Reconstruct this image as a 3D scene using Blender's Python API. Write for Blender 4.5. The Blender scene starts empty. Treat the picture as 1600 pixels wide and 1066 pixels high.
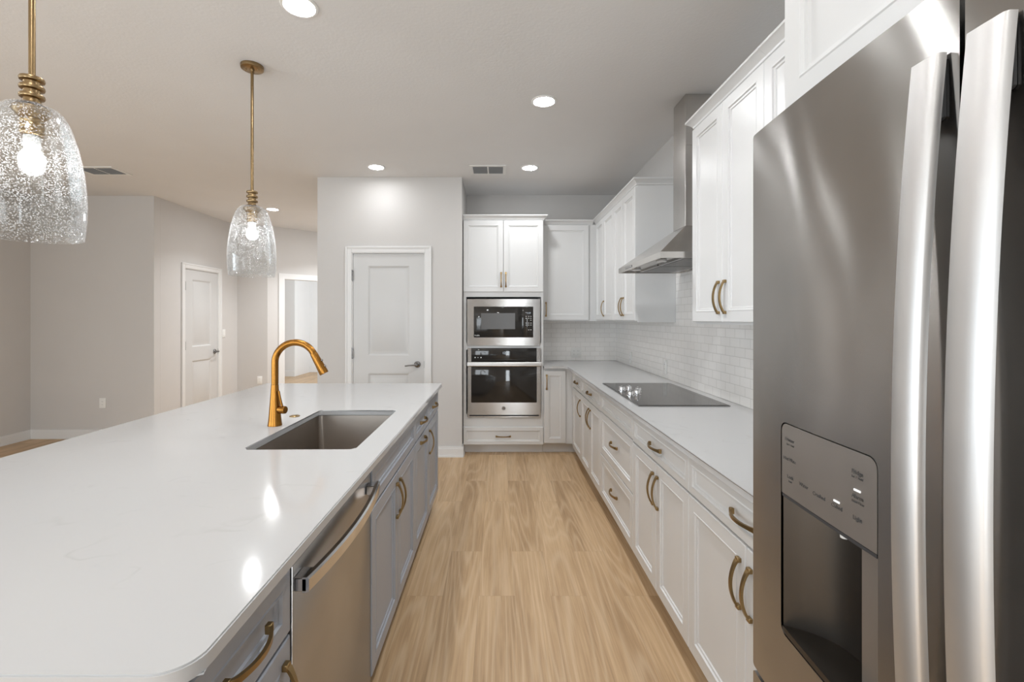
import bpy, bmesh, math, random
from math import pi, sin, cos, radians
from mathutils import Matrix, Vector

# ------------------------------------------------------------------ camera, world, exposure
scene = bpy.context.scene
COL = scene.collection
F = 730.0                      # focal length in pixels of the 1600 px wide frame
EYE = 1.40
cam_d = bpy.data.cameras.new('camera')
cam_d.sensor_fit = 'HORIZONTAL'
cam_d.sensor_width = 36.0
cam_d.lens = 36.0 * F / 1600.0
cam_d.shift_x = (800 - 779) / 1600.0
cam_d.shift_y = -(533 - 498) / 1600.0
cam_d.clip_start = 0.02
cam_d.clip_end = 100
cam = bpy.data.objects.new('camera', cam_d)
COL.objects.link(cam)
cam.location = (0, 0, EYE)
cam.rotation_euler = (pi / 2, 0, 0)
scene.camera = cam

world = bpy.data.worlds.new('sky')
scene.world = world
world.use_nodes = True
world.node_tree.nodes['Background'].inputs[0].default_value = (0.75, 0.85, 1.0, 1)
world.node_tree.nodes['Background'].inputs[1].default_value = 1.0

scene.view_settings.view_transform = 'Standard'
scene.view_settings.look = 'None'
scene.view_settings.gamma = 1.0
scene.view_settings.use_curve_mapping = False
scene.view_settings.exposure = 0.0
scene.cycles.max_bounces = 10
scene.cycles.diffuse_bounces = 6
scene.cycles.glossy_bounces = 5
scene.cycles.transmission_bounces = 8
scene.cycles.transparent_max_bounces = 16
scene.cycles.sample_clamp_indirect = 4.0
scene.cycles.use_adaptive_sampling = False
scene.cycles.caustics_reflective = False
scene.cycles.caustics_refractive = False

LED = 140.0           # recessed ceiling lamp lens emission
LED_W = 3.4          # and the downward beam of each lamp in watts
BULB = 60.0          # pendant bulb emission


def rect_light(name, loc, rot, sx, sy, power, color):
    d = bpy.data.lights.new(name, 'AREA')
    d.shape = 'RECTANGLE'
    d.size = sx
    d.size_y = sy
    d.energy = power
    d.color = color
    o = bpy.data.objects.new(name, d)
    COL.objects.link(o)
    o.location = loc
    o.rotation_euler = rot
    return o


# daylight: narrow rear window, two added fill windows out of view, bright far room
rect_light('daylight_rear', (0.68, -3.55, 1.20), (radians(90), 0, 0), 0.56, 2.1, 48, (0.90, 0.96, 1.0))
rect_light('added_fill_rear_left', (-2.65, -3.55, 1.25), (radians(90), 0, 0), 1.7, 2.2, 80, (0.90, 0.96, 1.0))  # added fill for the aisle and lower cabinets, no window known there
rect_light('added_fill_left', (-5.42, -0.75, 1.25), (radians(90), 0, radians(-90)), 4.3, 2.2, 130, (0.83, 0.93, 1.0))  # added side fill for cabinets and ceiling, its window is made up
rect_light('daylight_far_room', (-2.15, 9.4, 1.6), (radians(90), 0, radians(50)), 1.6, 2.0, 115, (0.88, 0.94, 1.0))

# ------------------------------------------------------------------ materials


def new_mat(name):
    m = bpy.data.materials.new(name)
    m.use_nodes = True
    nt = m.node_tree
    b = nt.nodes['Principled BSDF']
    return m, nt, b


def N(nt, typ, **kw):
    n = nt.nodes.new(typ)
    for k, v in kw.items():
        setattr(n, k, v)
    return n


def pos_mapped(nt, scale=(1, 1, 1), src='Object'):
    tc = N(nt, 'ShaderNodeTexCoord')
    mp = N(nt, 'ShaderNodeMapping')
    mp.inputs['Scale'].default_value = scale
    nt.links.new(tc.outputs[src], mp.inputs['Vector'])
    return mp.outputs['Vector']


def geo_mapped(nt, scale=(1, 1, 1)):
    g = N(nt, 'ShaderNodeNewGeometry')
    mp = N(nt, 'ShaderNodeMapping')
    mp.inputs['Scale'].default_value = scale
    nt.links.new(g.outputs['Position'], mp.inputs['Vector'])
    return mp.outputs['Vector']


def noise(nt, vec, scale, detail=2.0, rough=0.5):
    n = N(nt, 'ShaderNodeTexNoise')
    n.inputs['Scale'].default_value = scale
    n.inputs['Detail'].default_value = detail
    n.inputs['Roughness'].default_value = rough
    nt.links.new(vec, n.inputs['Vector'])
    return n


def bump(nt, height, strength, dist, b, normal=None):
    bp = N(nt, 'ShaderNodeBump')
    bp.inputs['Strength'].default_value = strength
    bp.inputs['Distance'].default_value = dist
    nt.links.new(height, bp.inputs['Height'])
    if normal is not None:
        nt.links.new(normal, bp.inputs['Normal'])
    nt.links.new(bp.outputs['Normal'], b.inputs['Normal'])
    return bp.outputs['Normal']


def ramp(nt, fac, stops):
    r = N(nt, 'ShaderNodeValToRGB')
    els = r.color_ramp.elements
    els[0].position, els[0].color = stops[0][0], (*stops[0][1], 1)
    els[1].position, els[1].color = stops[1][0], (*stops[1][1], 1)
    for p, c in stops[2:]:
        e = els.new(p)
        e.color = (*c, 1)
    nt.links.new(fac, r.inputs['Fac'])
    return r.outputs['Color']


def mathn(nt, op, a, bv=None, clamp=False):
    m = N(nt, 'ShaderNodeMath', operation=op, use_clamp=clamp)
    for i, v in enumerate((a, bv)):
        if v is None:
            continue
        if isinstance(v, (int, float)):
            m.inputs[i].default_value = v
        else:
            nt.links.new(v, m.inputs[i])
    return m.outputs[0]


def paint(name, col, rough=0.5, bump_scale=0, bump_strength=0.1, spec=0.5, tint=0.03):
    m, nt, b = new_mat(name)
    b.inputs['Roughness'].default_value = rough
    b.inputs['Specular IOR Level'].default_value = spec
    v = geo_mapped(nt)
    n = noise(nt, v, 3.0, 3)
    lo = tuple(c * (1 - tint) for c in col)
    hi = tuple(min(1, c * (1 + tint)) for c in col)
    nt.links.new(ramp(nt, n.outputs['Fac'], [(0.3, lo), (0.7, hi)]), b.inputs['Base Color'])
    if bump_scale:
        n2 = noise(nt, v, bump_scale, 3)
        bump(nt, n2.outputs['Fac'], bump_strength, 0.003, b)
    return m


def metal(name, col, rough=0.3, aniso=0.0, tangent='h', wave=0.0, grain=0.0, tint=0.05):
    m, nt, b = new_mat(name)
    b.inputs['Metallic'].default_value = 1.0
    b.inputs['Roughness'].default_value = rough
    v = geo_mapped(nt)
    n = noise(nt, v, 8.0, 2)
    nt.links.new(ramp(nt, n.outputs['Fac'], [(0.3, tuple(c * (1 - tint) for c in col)), (0.7, tuple(min(1, c * (1 + tint)) for c in col))]),
                 b.inputs['Base Color'])
    if aniso:
        b.inputs['Anisotropic'].default_value = aniso
        g = N(nt, 'ShaderNodeNewGeometry')
        cr = N(nt, 'ShaderNodeVectorMath', operation='CROSS_PRODUCT')
        nt.links.new(g.outputs['Normal'], cr.inputs[0])
        cr.inputs[1].default_value = (0.013, 0.017, 1.0)
        out = cr.outputs[0]
        if tangent == 'h':
            c2 = N(nt, 'ShaderNodeVectorMath', operation='CROSS_PRODUCT')
            nt.links.new(g.outputs['Normal'], c2.inputs[0])
            nt.links.new(out, c2.inputs[1])
            out = c2.outputs[0]
        nt.links.new(out, b.inputs['Tangent'])
    nrm = None
    if wave:
        nw = noise(nt, geo_mapped(nt, (1.0, 1.0, 0.35)), 3.2, 0.6)
        nrm = bump(nt, nw.outputs['Fac'], 1.0, wave, b)
    if grain:
        ng = noise(nt, geo_mapped(nt, (6.0, 6.0, 700.0) if tangent == 'h' else (500.0, 500.0, 6.0)), 1.0, 2)
        bump(nt, ng.outputs['Fac'], grain, 0.0006, b, nrm)
    return m


def emit(name, col, strength):
    m, nt, b = new_mat(name)
    nt.nodes.remove(b)
    e = N(nt, 'ShaderNodeEmission')
    e.inputs['Color'].default_value = (*col, 1)
    e.inputs['Strength'].default_value = strength
    nt.links.new(e.outputs[0], nt.nodes['Material Output'].inputs['Surface'])
    return m


M = {}
M['wall'] = paint('wall_paint', (0.60, 0.585, 0.57), 0.75, 90, 0.12, 0.3, 0.01)
M['ceiling'] = paint('ceiling_paint', (0.74, 0.735, 0.73), 0.8, 60, 0.35, 0.2, 0.01)
M['trim'] = paint('white_trim_paint', (0.74, 0.74, 0.735), 0.35, 0, 0, 0.5, 0.01)
M['leaf'] = paint('door_leaf_paint', (0.60, 0.60, 0.595), 0.38, 0, 0, 0.5, 0.01)
M['cab'] = paint('white_cabinet_paint', (0.68, 0.68, 0.675), 0.32, 0, 0, 0.5, 0.01)
M['gray'] = paint('grey_cabinet_paint', (0.335, 0.355, 0.395), 0.34, 0, 0, 0.5, 0.02)
M['plastic'] = paint('white_plastic', (0.80, 0.80, 0.78), 0.3, 0, 0, 0.5, 0.01)
M['slot'] = paint('dark_slot', (0.03, 0.03, 0.03), 0.6)
M['dark'] = paint('dark_grey_plastic', (0.035, 0.035, 0.037), 0.4)
M['duct'] = paint('duct_grey', (0.20, 0.21, 0.22), 0.6)
M['steel'] = metal('brushed_stainless', (0.45, 0.443, 0.436), 0.24, 0.9, 'h', 0.0, 0.15)
M['fridge'] = metal('fridge_stainless', (0.39, 0.378, 0.365), 0.20, 1.0, 'h', 0.010, 0.06)
M['bar'] = metal('satin_bar_stainless', (0.67, 0.66, 0.65), 0.44, 0.3, 'v', 0.0, 0.06)
M['sink'] = metal('sink_stainless', (0.42, 0.38, 0.34), 0.33, 0.5, 'h', 0.0, 0.1)
M['hood'] = metal('hood_stainless', (0.60, 0.58, 0.555), 0.27, 0.7, 'h', 0.0, 0.1)
M['chrome'] = metal('polished_chrome', (0.75, 0.75, 0.76), 0.12)
M['nickel'] = metal('dark_nickel', (0.24, 0.235, 0.23), 0.22)
M['brass'] = metal('antique_brass', (0.34, 0.235, 0.11), 0.30, tint=0.1)
M['pbrass'] = metal('aged_brass', (0.30, 0.21, 0.11), 0.32, tint=0.12)
M['gold'] = metal('brushed_gold_copper', (0.32, 0.145, 0.030), 0.27, 0.5, 'v', 0.0, 0.06, tint=0.04)
M['lamp'] = emit('led_lens', (0.97, 0.985, 1.0), LED)
M['lamp_dimmed'] = emit('led_lens_dimmed', (0.97, 0.985, 1.0), LED * 0.5)
M['bulb'] = emit('bulb_glow', (0.98, 0.985, 1.0), BULB)
M['hoodlamp'] = paint('hood_lamp_lens', (0.85, 0.85, 0.84), 0.2)
M['display'] = emit('white_display_digits', (0.8, 0.9, 1.0), 0.8)
M['led'] = emit('white_led_dash', (1.0, 1.0, 1.0), 1.2)
M['print'] = paint('dark_printed_ink', (0.06, 0.06, 0.06), 0.5)


def black_glass():
    m, nt, b = new_mat('black_glass')
    n = noise(nt, geo_mapped(nt), 5.0)
    nt.links.new(ramp(nt, n.outputs['Fac'], [(0.3, (0.018, 0.016, 0.014)), (0.7, (0.024, 0.022, 0.020))]), b.inputs['Base Color'])
    b.inputs['Roughness'].default_value = 0.05
    b.inputs['IOR'].default_value = 1.5
    return m


M['glass'] = black_glass()
M['screen'] = paint('grey_screened_glass', (0.085, 0.082, 0.08), 0.25)


def cooktop_glass():
    m, nt, b = new_mat('cooktop_ceramic_glass')
    v = geo_mapped(nt)
    n = noise(nt, v, 400.0, 1)
    nt.links.new(ramp(nt, n.outputs['Fac'], [(0.45, (0.03, 0.026, 0.024)), (0.7, (0.06, 0.054, 0.05))]), b.inputs['Base Color'])
    b.inputs['Roughness'].default_value = 0.09
    b.inputs['IOR'].default_value = 1.52
    return m


M['cooktop'] = cooktop_glass()


def quartz():
    m, nt, b = new_mat('white_quartz')
    v = geo_mapped(nt, (1.0, 1.0, 1.0))
    w = noise(nt, v, 1.4, 4, 0.6)
    mix = N(nt, 'ShaderNodeVectorMath', operation='ADD')
    nt.links.new(v, mix.inputs[0])
    sc = N(nt, 'ShaderNodeVectorMath', operation='SCALE')
    sc.inputs['Scale'].default_value = 0.8
    nt.links.new(w.outputs['Color'], sc.inputs[0])
    nt.links.new(sc.outputs[0], mix.inputs[1])
    n2 = noise(nt, mix.outputs[0], 1.6, 3, 0.55)
    d = mathn(nt, 'ABSOLUTE', mathn(nt, 'SUBTRACT', n2.outputs['Fac'], 0.5))
    vein = N(nt, 'ShaderNodeMapRange')
    vein.inputs['From Min'].default_value = 0.0
    vein.inputs['From Max'].default_value = 0.012
    vein.inputs['To Min'].default_value = 1.0
    vein.inputs['To Max'].default_value = 0.0
    nt.links.new(d, vein.inputs['Value'])
    brk = noise(nt, v, 9.0, 3)
    br = N(nt, 'ShaderNodeMapRange')
    br.inputs['From Min'].default_value = 0.5
    br.inputs['From Max'].default_value = 0.7
    nt.links.new(brk.outputs['Fac'], br.inputs['Value'])
    fac = mathn(nt, 'MULTIPLY', mathn(nt, 'MULTIPLY', vein.outputs[0], br.outputs[0]), 0.42)
    mx = N(nt, 'ShaderNodeMix', data_type='RGBA')
    mx.inputs['A'].default_value = (0.52, 0.52, 0.52, 1)
    mx.inputs['B'].default_value = (0.42, 0.42, 0.41, 1)
    nt.links.new(fac, mx.inputs['Factor'])
    nt.links.new(mx.outputs['Result'], b.inputs['Base Color'])
    b.inputs['Roughness'].default_value = 0.11
    b.inputs['IOR'].default_value = 1.5
    return m


M['quartz'] = quartz()


def wood_floor():
    m, nt, b = new_mat('oak_plank_floor')
    g = N(nt, 'ShaderNodeNewGeometry')
    sep = N(nt, 'ShaderNodeSeparateXYZ')
    nt.links.new(g.outputs['Position'], sep.inputs[0])
    cmb = N(nt, 'ShaderNodeCombineXYZ')
    nt.links.new(mathn(nt, 'ADD', sep.outputs['Y'], 20.37), cmb.inputs['X'])
    nt.links.new(mathn(nt, 'ADD', sep.outputs['X'], 20.12), cmb.inputs['Y'])
    br = N(nt, 'ShaderNodeTexBrick', offset=0.37, offset_frequency=2)
    br.inputs['Scale'].default_value = 1.0
    br.inputs['Brick Width'].default_value = 1.22
    br.inputs['Row Height'].default_value = 0.182
    br.inputs['Mortar Size'].default_value = 0.0006
    br.inputs['Mortar Smooth'].default_value = 0.3
    br.inputs['Color1'].default_value = (0, 0, 0, 1)
    br.inputs['Color2'].default_value = (1, 1, 1, 1)
    br.inputs['Mortar'].default_value = (0.5, 0.5, 0.5, 1)
    nt.links.new(cmb.outputs[0], br.inputs['Vector'])
    rnd = N(nt, 'ShaderNodeSeparateColor')
    nt.links.new(br.outputs['Color'], rnd.inputs[0])
    shift = mathn(nt, 'MULTIPLY', rnd.outputs[0], 37.0)

    def stretched(sx, sy):
        c = N(nt, 'ShaderNodeCombineXYZ')
        nt.links.new(mathn(nt, 'MULTIPLY', sep.outputs['X'], sx), c.inputs['X'])
        nt.links.new(mathn(nt, 'MULTIPLY', sep.outputs['Y'], sy), c.inputs['Y'])
        nt.links.new(shift, c.inputs['Z'])
        return c.outputs[0]
    big = noise(nt, stretched(4.8, 0.42), 1.0, 1.3, 0.45)
    rings = mathn(nt, 'SINE', mathn(nt, 'MULTIPLY', big.outputs['Fac'], 95.0))
    rings = mathn(nt, 'POWER', mathn(nt, 'MULTIPLY', mathn(nt, 'ADD', rings, 1.0), 0.5), 3.0)
    fib = noise(nt, stretched(140.0, 4.0), 1.0, 3, 0.6)
    blot = noise(nt, stretched(9.0, 0.8), 1.0, 3, 0.6)
    tone = mathn(nt, 'ADD', mathn(nt, 'MULTIPLY', blot.outputs['Fac'], 0.62), mathn(nt, 'MULTIPLY', fib.outputs['Fac'], 0.38))
    tone = mathn(nt, 'ADD', tone, mathn(nt, 'MULTIPLY', mathn(nt, 'SUBTRACT', rnd.outputs[0], 0.5), 0.10))
    col = ramp(nt, tone, [(0.28, (0.30, 0.187, 0.094)), (0.48, (0.48, 0.322, 0.180)), (0.68, (0.63, 0.445, 0.265))])
    mx = N(nt, 'ShaderNodeMix', data_type='RGBA')
    nt.links.new(mathn(nt, 'MULTIPLY', rings, 0.30), mx.inputs['Factor'])
    nt.links.new(col, mx.inputs['A'])
    mx.inputs['B'].default_value = (0.70, 0.54, 0.37, 1)
    m2 = N(nt, 'ShaderNodeMix', data_type='RGBA')
    nt.links.new(br.outputs['Fac'], m2.inputs['Factor'])
    nt.links.new(mx.outputs['Result'], m2.inputs['A'])
    m2.inputs['B'].default_value = (0.33, 0.23, 0.135, 1)
    nt.links.new(m2.outputs['Result'], b.inputs['Base Color'])
    b.inputs['Roughness'].default_value = 0.42
    b.inputs['Specular IOR Level'].default_value = 0.4
    bump(nt, fib.outputs['Fac'], 0.15, 0.001, b)
    return m


M['floor'] = wood_floor()


def tile():
    m, nt, b = new_mat('white_subway_tile')
    g = N(nt, 'ShaderNodeNewGeometry')
    sep = N(nt, 'ShaderNodeSeparateXYZ')
    nt.links.new(g.outputs['Position'], sep.inputs[0])
    cmb = N(nt, 'ShaderNodeCombineXYZ')
    nt.links.new(mathn(nt, 'ADD', mathn(nt, 'SUBTRACT', sep.outputs['X'], sep.outputs['Y']), 30.0), cmb.inputs['X'])
    nt.links.new(mathn(nt, 'SUBTRACT', sep.outputs['Z'], 0.914 - 10 * 0.0535), cmb.inputs['Y'])
    br = N(nt, 'ShaderNodeTexBrick', offset=0.5)
    br.inputs['Scale'].default_value = 1.0
    br.inputs['Brick Width'].default_value = 0.112
    br.inputs['Row Height'].default_value = 0.0535
    br.inputs['Mortar Size'].default_value = 0.0022
    br.inputs['Mortar Smooth'].default_value = 0.4
    br.inputs['Color1'].default_value = (0.88, 0.86, 0.835, 1)
    br.inputs['Color2'].default_value = (0.84, 0.82, 0.795, 1)
    br.inputs['Mortar'].default_value = (0.70, 0.68, 0.65, 1)
    nt.links.new(cmb.outputs[0], br.inputs['Vector'])
    nt.links.new(br.outputs['Color'], b.inputs['Base Color'])
    b.inputs['Roughness'].default_value = 0.22
    inv = mathn(nt, 'SUBTRACT', 1.0, br.outputs['Fac'])
    n = noise(nt, g.outputs['Position'], 25.0, 2)
    h = mathn(nt, 'ADD', inv, mathn(nt, 'MULTIPLY', n.outputs['Fac'], 0.5))
    bump(nt, h, 0.5, 0.0015, b)
    return m


M['tile'] = tile()


def seeded_glass():
    m, nt, b = new_mat('seeded_clear_glass')
    nt.nodes.remove(b)
    out = nt.nodes['Material Output']
    v = pos_mapped(nt)
    vo = N(nt, 'ShaderNodeTexVoronoi')
    vo.inputs['Scale'].default_value = 165.0
    nt.links.new(v, vo.inputs['Vector'])
    cl = noise(nt, v, 26.0, 2)
    seed = N(nt, 'ShaderNodeMapRange')
    seed.inputs['From Min'].default_value = 0.40
    seed.inputs['From Max'].default_value = 0.24
    nt.links.new(vo.outputs['Distance'], seed.inputs['Value'])
    keep = N(nt, 'ShaderNodeMapRange')
    keep.inputs['From Min'].default_value = 0.30
    keep.inputs['From Max'].default_value = 0.55
    nt.links.new(cl.outputs['Fac'], keep.inputs['Value'])
    mask = mathn(nt, 'MULTIPLY', seed.outputs[0], keep.outputs[0], True)
    bp = N(nt, 'ShaderNodeBump')
    bp.inputs['Strength'].default_value = 0.5
    bp.inputs['Distance'].default_value = 0.0007
    nt.links.new(mask, bp.inputs['Height'])
    tr = N(nt, 'ShaderNodeBsdfTransparent')
    tr.inputs['Color'].default_value = (0.965, 0.97, 0.97, 1)
    gl = N(nt, 'ShaderNodeBsdfGlossy')
    gl.inputs['Roughness'].default_value = 0.06
    nt.links.new(bp.outputs['Normal'], gl.inputs['Normal'])
    lw = N(nt, 'ShaderNodeLayerWeight')
    lw.inputs['Blend'].default_value = 0.30
    f = mathn(nt, 'ADD', mathn(nt, 'MULTIPLY', lw.outputs['Fresnel'], 0.25), 0.01, True)
    m1 = N(nt, 'ShaderNodeMixShader')
    nt.links.new(f, m1.inputs[0])
    nt.links.new(tr.outputs[0], m1.inputs[1])
    nt.links.new(gl.outputs[0], m1.inputs[2])
    tl = N(nt, 'ShaderNodeBsdfTranslucent')
    df = N(nt, 'ShaderNodeBsdfDiffuse')
    m0 = N(nt, 'ShaderNodeMixShader')
    m0.inputs[0].default_value = 0.5
    nt.links.new(tl.outputs[0], m0.inputs[1])
    nt.links.new(df.outputs[0], m0.inputs[2])
    m2 = N(nt, 'ShaderNodeMixShader')
    edge = mathn(nt, 'MULTIPLY', mathn(nt, 'POWER', lw.outputs['Facing'], 4.0), 0.45)
    nt.links.new(mathn(nt, 'ADD', mathn(nt, 'MULTIPLY', mask, 0.46), edge, True), m2.inputs[0])
    nt.links.new(m1.outputs[0], m2.inputs[1])
    nt.links.new(m0.outputs[0], m2.inputs[2])
    nt.links.new(m2.outputs[0], out.inputs['Surface'])
    return m


M['seeded'] = seeded_glass()

# ------------------------------------------------------------------ mesh helpers


def finish(bm, name, smooth=35):
    bmesh.ops.recalc_face_normals(bm, faces=bm.faces)
    me = bpy.data.meshes.new(name)
    bm.to_mesh(me)
    bm.free()
    if smooth:
        me.shade_smooth()
        me.set_sharp_from_angle(angle=radians(smooth))
    return me


def link(name, me, mat, parent=None, loc=(0, 0, 0), rot=(0, 0, 0)):
    o = bpy.data.objects.new(name, me)
    COL.objects.link(o)
    if mat is not None and not me.materials:
        me.materials.append(mat)
    if parent is not None:
        o.parent = parent
    o.location = loc
    o.rotation_euler = rot
    return o


def obj(name, bm, mat, parent=None, loc=(0, 0, 0), rot=(0, 0, 0), smooth=35):
    return link(name, finish(bm, name, smooth), mat, parent, loc, rot)


def thing(name, label, cat, loc=(0, 0, 0), rz=0.0, group=None, kind=None):
    o = bpy.data.objects.new(name, None)
    COL.objects.link(o)
    o.empty_display_size = 0.1
    o.location = loc
    o.rotation_euler = (0, 0, rz)
    return tag(o, label, cat, group, kind)


def tag(o, label, cat, group=None, kind=None):
    o['label'] = label
    o['category'] = cat
    if group:
        o['group'] = group
    if kind:
        o['kind'] = kind
    return o


def B():
    return bmesh.new()


def box(bm, x0, x1, y0, y1, z0, z1, bev=0.0, seg=2, mtx=None):
    vs = [bm.verts.new(p) for p in ((x0, y0, z0), (x1, y0, z0), (x1, y1, z0), (x0, y1, z0),
                                    (x0, y0, z1), (x1, y0, z1), (x1, y1, z1), (x0, y1, z1))]
    fs = [bm.faces.new([vs[i] for i in q]) for q in ((0, 3, 2, 1), (4, 5, 6, 7), (0, 1, 5, 4), (1, 2, 6, 5), (2, 3, 7, 6), (3, 0, 4, 7))]
    if mtx is not None:
        for v in vs:
            v.co = mtx @ v.co
    if bev:
        es = list({e for f in fs for e in f.edges})
        bmesh.ops.bevel(bm, geom=es, offset=bev, segments=seg, profile=0.5, affect='EDGES')
    return bm


def lathe(bm, prof, seg=48, center=(0, 0, 0), axis='z', cap=True):
    rings = []
    for r, z in prof:
        ring = []
        for i in range(seg):
            a = 2 * pi * i / seg
            if axis == 'z':
                p = (r * cos(a), r * sin(a), z)
            elif axis == 'x':
                p = (z, r * cos(a), r * sin(a))
            else:
                p = (r * cos(a), z, r * sin(a))
            ring.append(bm.verts.new((p[0] + center[0], p[1] + center[1], p[2] + center[2])))
        rings.append(ring)
    for a, b in zip(rings, rings[1:]):
        for i in range(seg):
            j = (i + 1) % seg
            bm.faces.new((a[i], a[j], b[j], b[i]))
    if cap:
        bm.faces.new(rings[0])
        bm.faces.new(rings[-1])
    return bm


def tube(bm, pts, rads, seg=20, cap=True, flat=None):
    """round tube through pts with a radius per point; flat=(a,b) gives a half-width/half-thickness rectangle list instead"""
    pts = [Vector(p) for p in pts]
    n = len(pts)
    prev = None
    rings = []
    for i, p in enumerate(pts):
        t = (pts[min(i + 1, n - 1)] - pts[max(i - 1, 0)]).normalized()
        if prev is None:
            up = Vector((0, 0, 1)) if abs(t.z) < 0.9 else Vector((0, 1, 0))
            u = t.cross(up).normalized()
        else:
            u = (prev - t * prev.dot(t)).normalized()
        prev = u
        w = t.cross(u).normalized()
        r = rads[i] if isinstance(rads, (list, tuple)) else rads
        rings.append([bm.verts.new(p + u * (r * cos(2 * pi * k / seg)) + w * (r * sin(2 * pi * k / seg))) for k in range(seg)])
    for a, b in zip(rings, rings[1:]):
        for k in range(seg):
            j = (k + 1) % seg
            bm.faces.new((a[k], a[j], b[j], b[k]))
    if cap:
        bm.faces.new(rings[0])
        bm.faces.new(rings[-1])
    return bm


def loft(bm, rings, cap=True):
    vr = [[bm.verts.new(p) for p in r] for r in rings]
    n = len(vr[0])
    for a, b in zip(vr, vr[1:]):
        for k in range(n):
            j = (k + 1) % n
            bm.faces.new((a[k], a[j], b[j], b[k]))
    if cap:
        bm.faces.new(vr[0])
        bm.faces.new(vr[-1])
    return bm


def slab(bm, outline, holes, z0, z1):
    """flat plate in XY with holes"""
    loops = [outline] + list(holes)
    top, bot = [], []
    for lp in loops:
        top.append([bm.verts.new((x, y, z1)) for x, y in lp])
        bot.append([bm.verts.new((x, y, z0)) for x, y in lp])
    for layer in (top, bot):
        es = []
        for lp in layer:
            for i in range(len(lp)):
                es.append(bm.edges.new((lp[i], lp[(i + 1) % len(lp)])))
        bmesh.ops.triangle_fill(bm, edges=es, use_beauty=True, use_dissolve=False)
    for t, b in zip(top, bot):
        for i in range(len(t)):
            j = (i + 1) % len(t)
            bm.faces.new((t[i], t[j], b[j], b[i]))
    return bm


def round_rect(x0, x1, y0, y1, r, seg=6):
    """r: radius or 4 radii for corners (x0,y0),(x1,y0),(x1,y1),(x0,y1)"""
    rr = r if isinstance(r, (list, tuple)) else (r,) * 4
    pts = []
    for (cx, cy, a0), q in zip(((x0, y0, pi), (x1, y0, 1.5 * pi), (x1, y1, 0), (x0, y1, 0.5 * pi)), rr):
        if q <= 0:
            pts.append((cx, cy))
            continue
        ox = cx + q if cx == x0 else cx - q
        oy = cy + q if cy == y0 else cy - q
        for k in range(seg + 1):
            a = a0 + 0.5 * pi * k / seg
            pts.append((ox + q * cos(a), oy + q * sin(a)))
    return pts


def text_into(bm, s, size, cx, z, y, align='CENTER'):
    """lettering in the XZ plane facing -Y"""
    cu = bpy.data.curves.new('lettering', 'FONT')
    cu.body = s
    cu.size = size
    cu.align_x = align
    cu.extrude = 0.0002
    cu.resolution_u = 2
    o = bpy.data.objects.new('lettering_source', cu)
    me = o.to_mesh()
    t = bmesh.new()
    t.from_mesh(me)
    o.to_mesh_clear()
    mtx = Matrix.Translation((cx, y, z)) @ Matrix.Rotation(pi / 2, 4, 'X')
    bmesh.ops.transform(t, matrix=mtx, verts=t.verts)
    tmp = bpy.data.meshes.new('t')
    t.to_mesh(tmp)
    t.free()
    bm.from_mesh(tmp)
    bpy.data.meshes.remove(tmp)
    bpy.data.objects.remove(o)
    bpy.data.curves.remove(cu)
    return bm


MESH = {}


def panel_mesh(w, h, fw, t, mat):
    """cabinet door or drawer front: x 0..w, z 0..h, back at y=0, face at y=-t"""
    key = ('panel', round(w, 4), round(h, 4), fw, mat.name)
    if key in MESH:
        return MESH[key]
    bm = B()
    rings = [(0, 0), (0, -t + 0.003), (0.003, -t), (fw - 0.006, -t), (fw - 0.003, -t - 0.0015), (fw, -t - 0.001), (fw + 0.003, -t + 0.005), (fw + 0.011, -t + 0.006), (fw + 0.014, -t + 0.0105)]
    vr = []
    for i, y in rings:
        vr.append([bm.verts.new(p) for p in ((i, y, i), (w - i, y, i), (w - i, y, h - i), (i, y, h - i))])
    for a, b in zip(vr, vr[1:]):
        for k in range(4):
            j = (k + 1) % 4
            bm.faces.new((a[k], a[j], b[j], b[k]))
    bm.faces.new(vr[-1])
    bm.faces.new(vr[0])
    me = finish(bm, 'cabinet_front', 20)
    me.materials.append(mat)
    MESH[key] = me
    return me


def pull_mesh(L=0.158, out=0.034):
    """arched pull, length along x, base at y=0, arching to y=-out"""
    key = ('pull', L)
    if key in MESH:
        return MESH[key]
    bm = B()
    n = 24
    rings = []
    for i in range(n + 1):
        t = -1 + 2 * i / n
        x = t * (L / 2 - 0.004)
        yo = 0.010 + (out - 0.010) * (max(0.0, cos(t * pi / 2)) ** 0.72)
        yo2 = max(yo - 0.0075, 0.0015)
        w = 0.0050 + 0.0042 * abs(t) ** 5
        rings.append([(x, -yo, -w), (x, -yo, w), (x * 0.985, -yo2, w), (x * 0.985, -yo2, -w)])
    loft(bm, rings)
    for s in (-1, 1):
        a, b = sorted((s * (L / 2 - 0.014), s * L / 2))
        box(bm, a, b, -0.0125, 0, -0.0095, 0.0095, 0.0015, 1)
    me = finish(bm, 'pull', 40)
    me.materials.append(M['brass'])
    MESH[key] = me
    return me


def crown_rings(w, depth, z0, z1, p, left, right):
    """crown profile swept along front and returns; local frame, front at y=0 and y grows to the wall"""
    prof = [(0.004, z0), (0.010, z0 + 0.004), (0.012, z0 + 0.012), (p * 0.55, z0 + (z1 - z0) * 0.5), (p * 0.9, z1 - 0.012), (p, z1 - 0.010), (p, z1), (-0.012, z1), (-0.012, z0)]
    path = []
    if left:
        path.append(((0, depth), (-1, 0)))
        path.append(((0, 0), (-1, -1)))
    else:
        path.append(((0, 0), (0, -1)))
    if right:
        path.append(((w, 0), (1, -1)))
        path.append(((w, depth), (1, 0)))
    else:
        path.append(((w, 0), (0, -1)))
    return [[(px + dx * o, py + dy * o, z) for o, z in prof] for (px, py), (dx, dy) in path]


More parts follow.
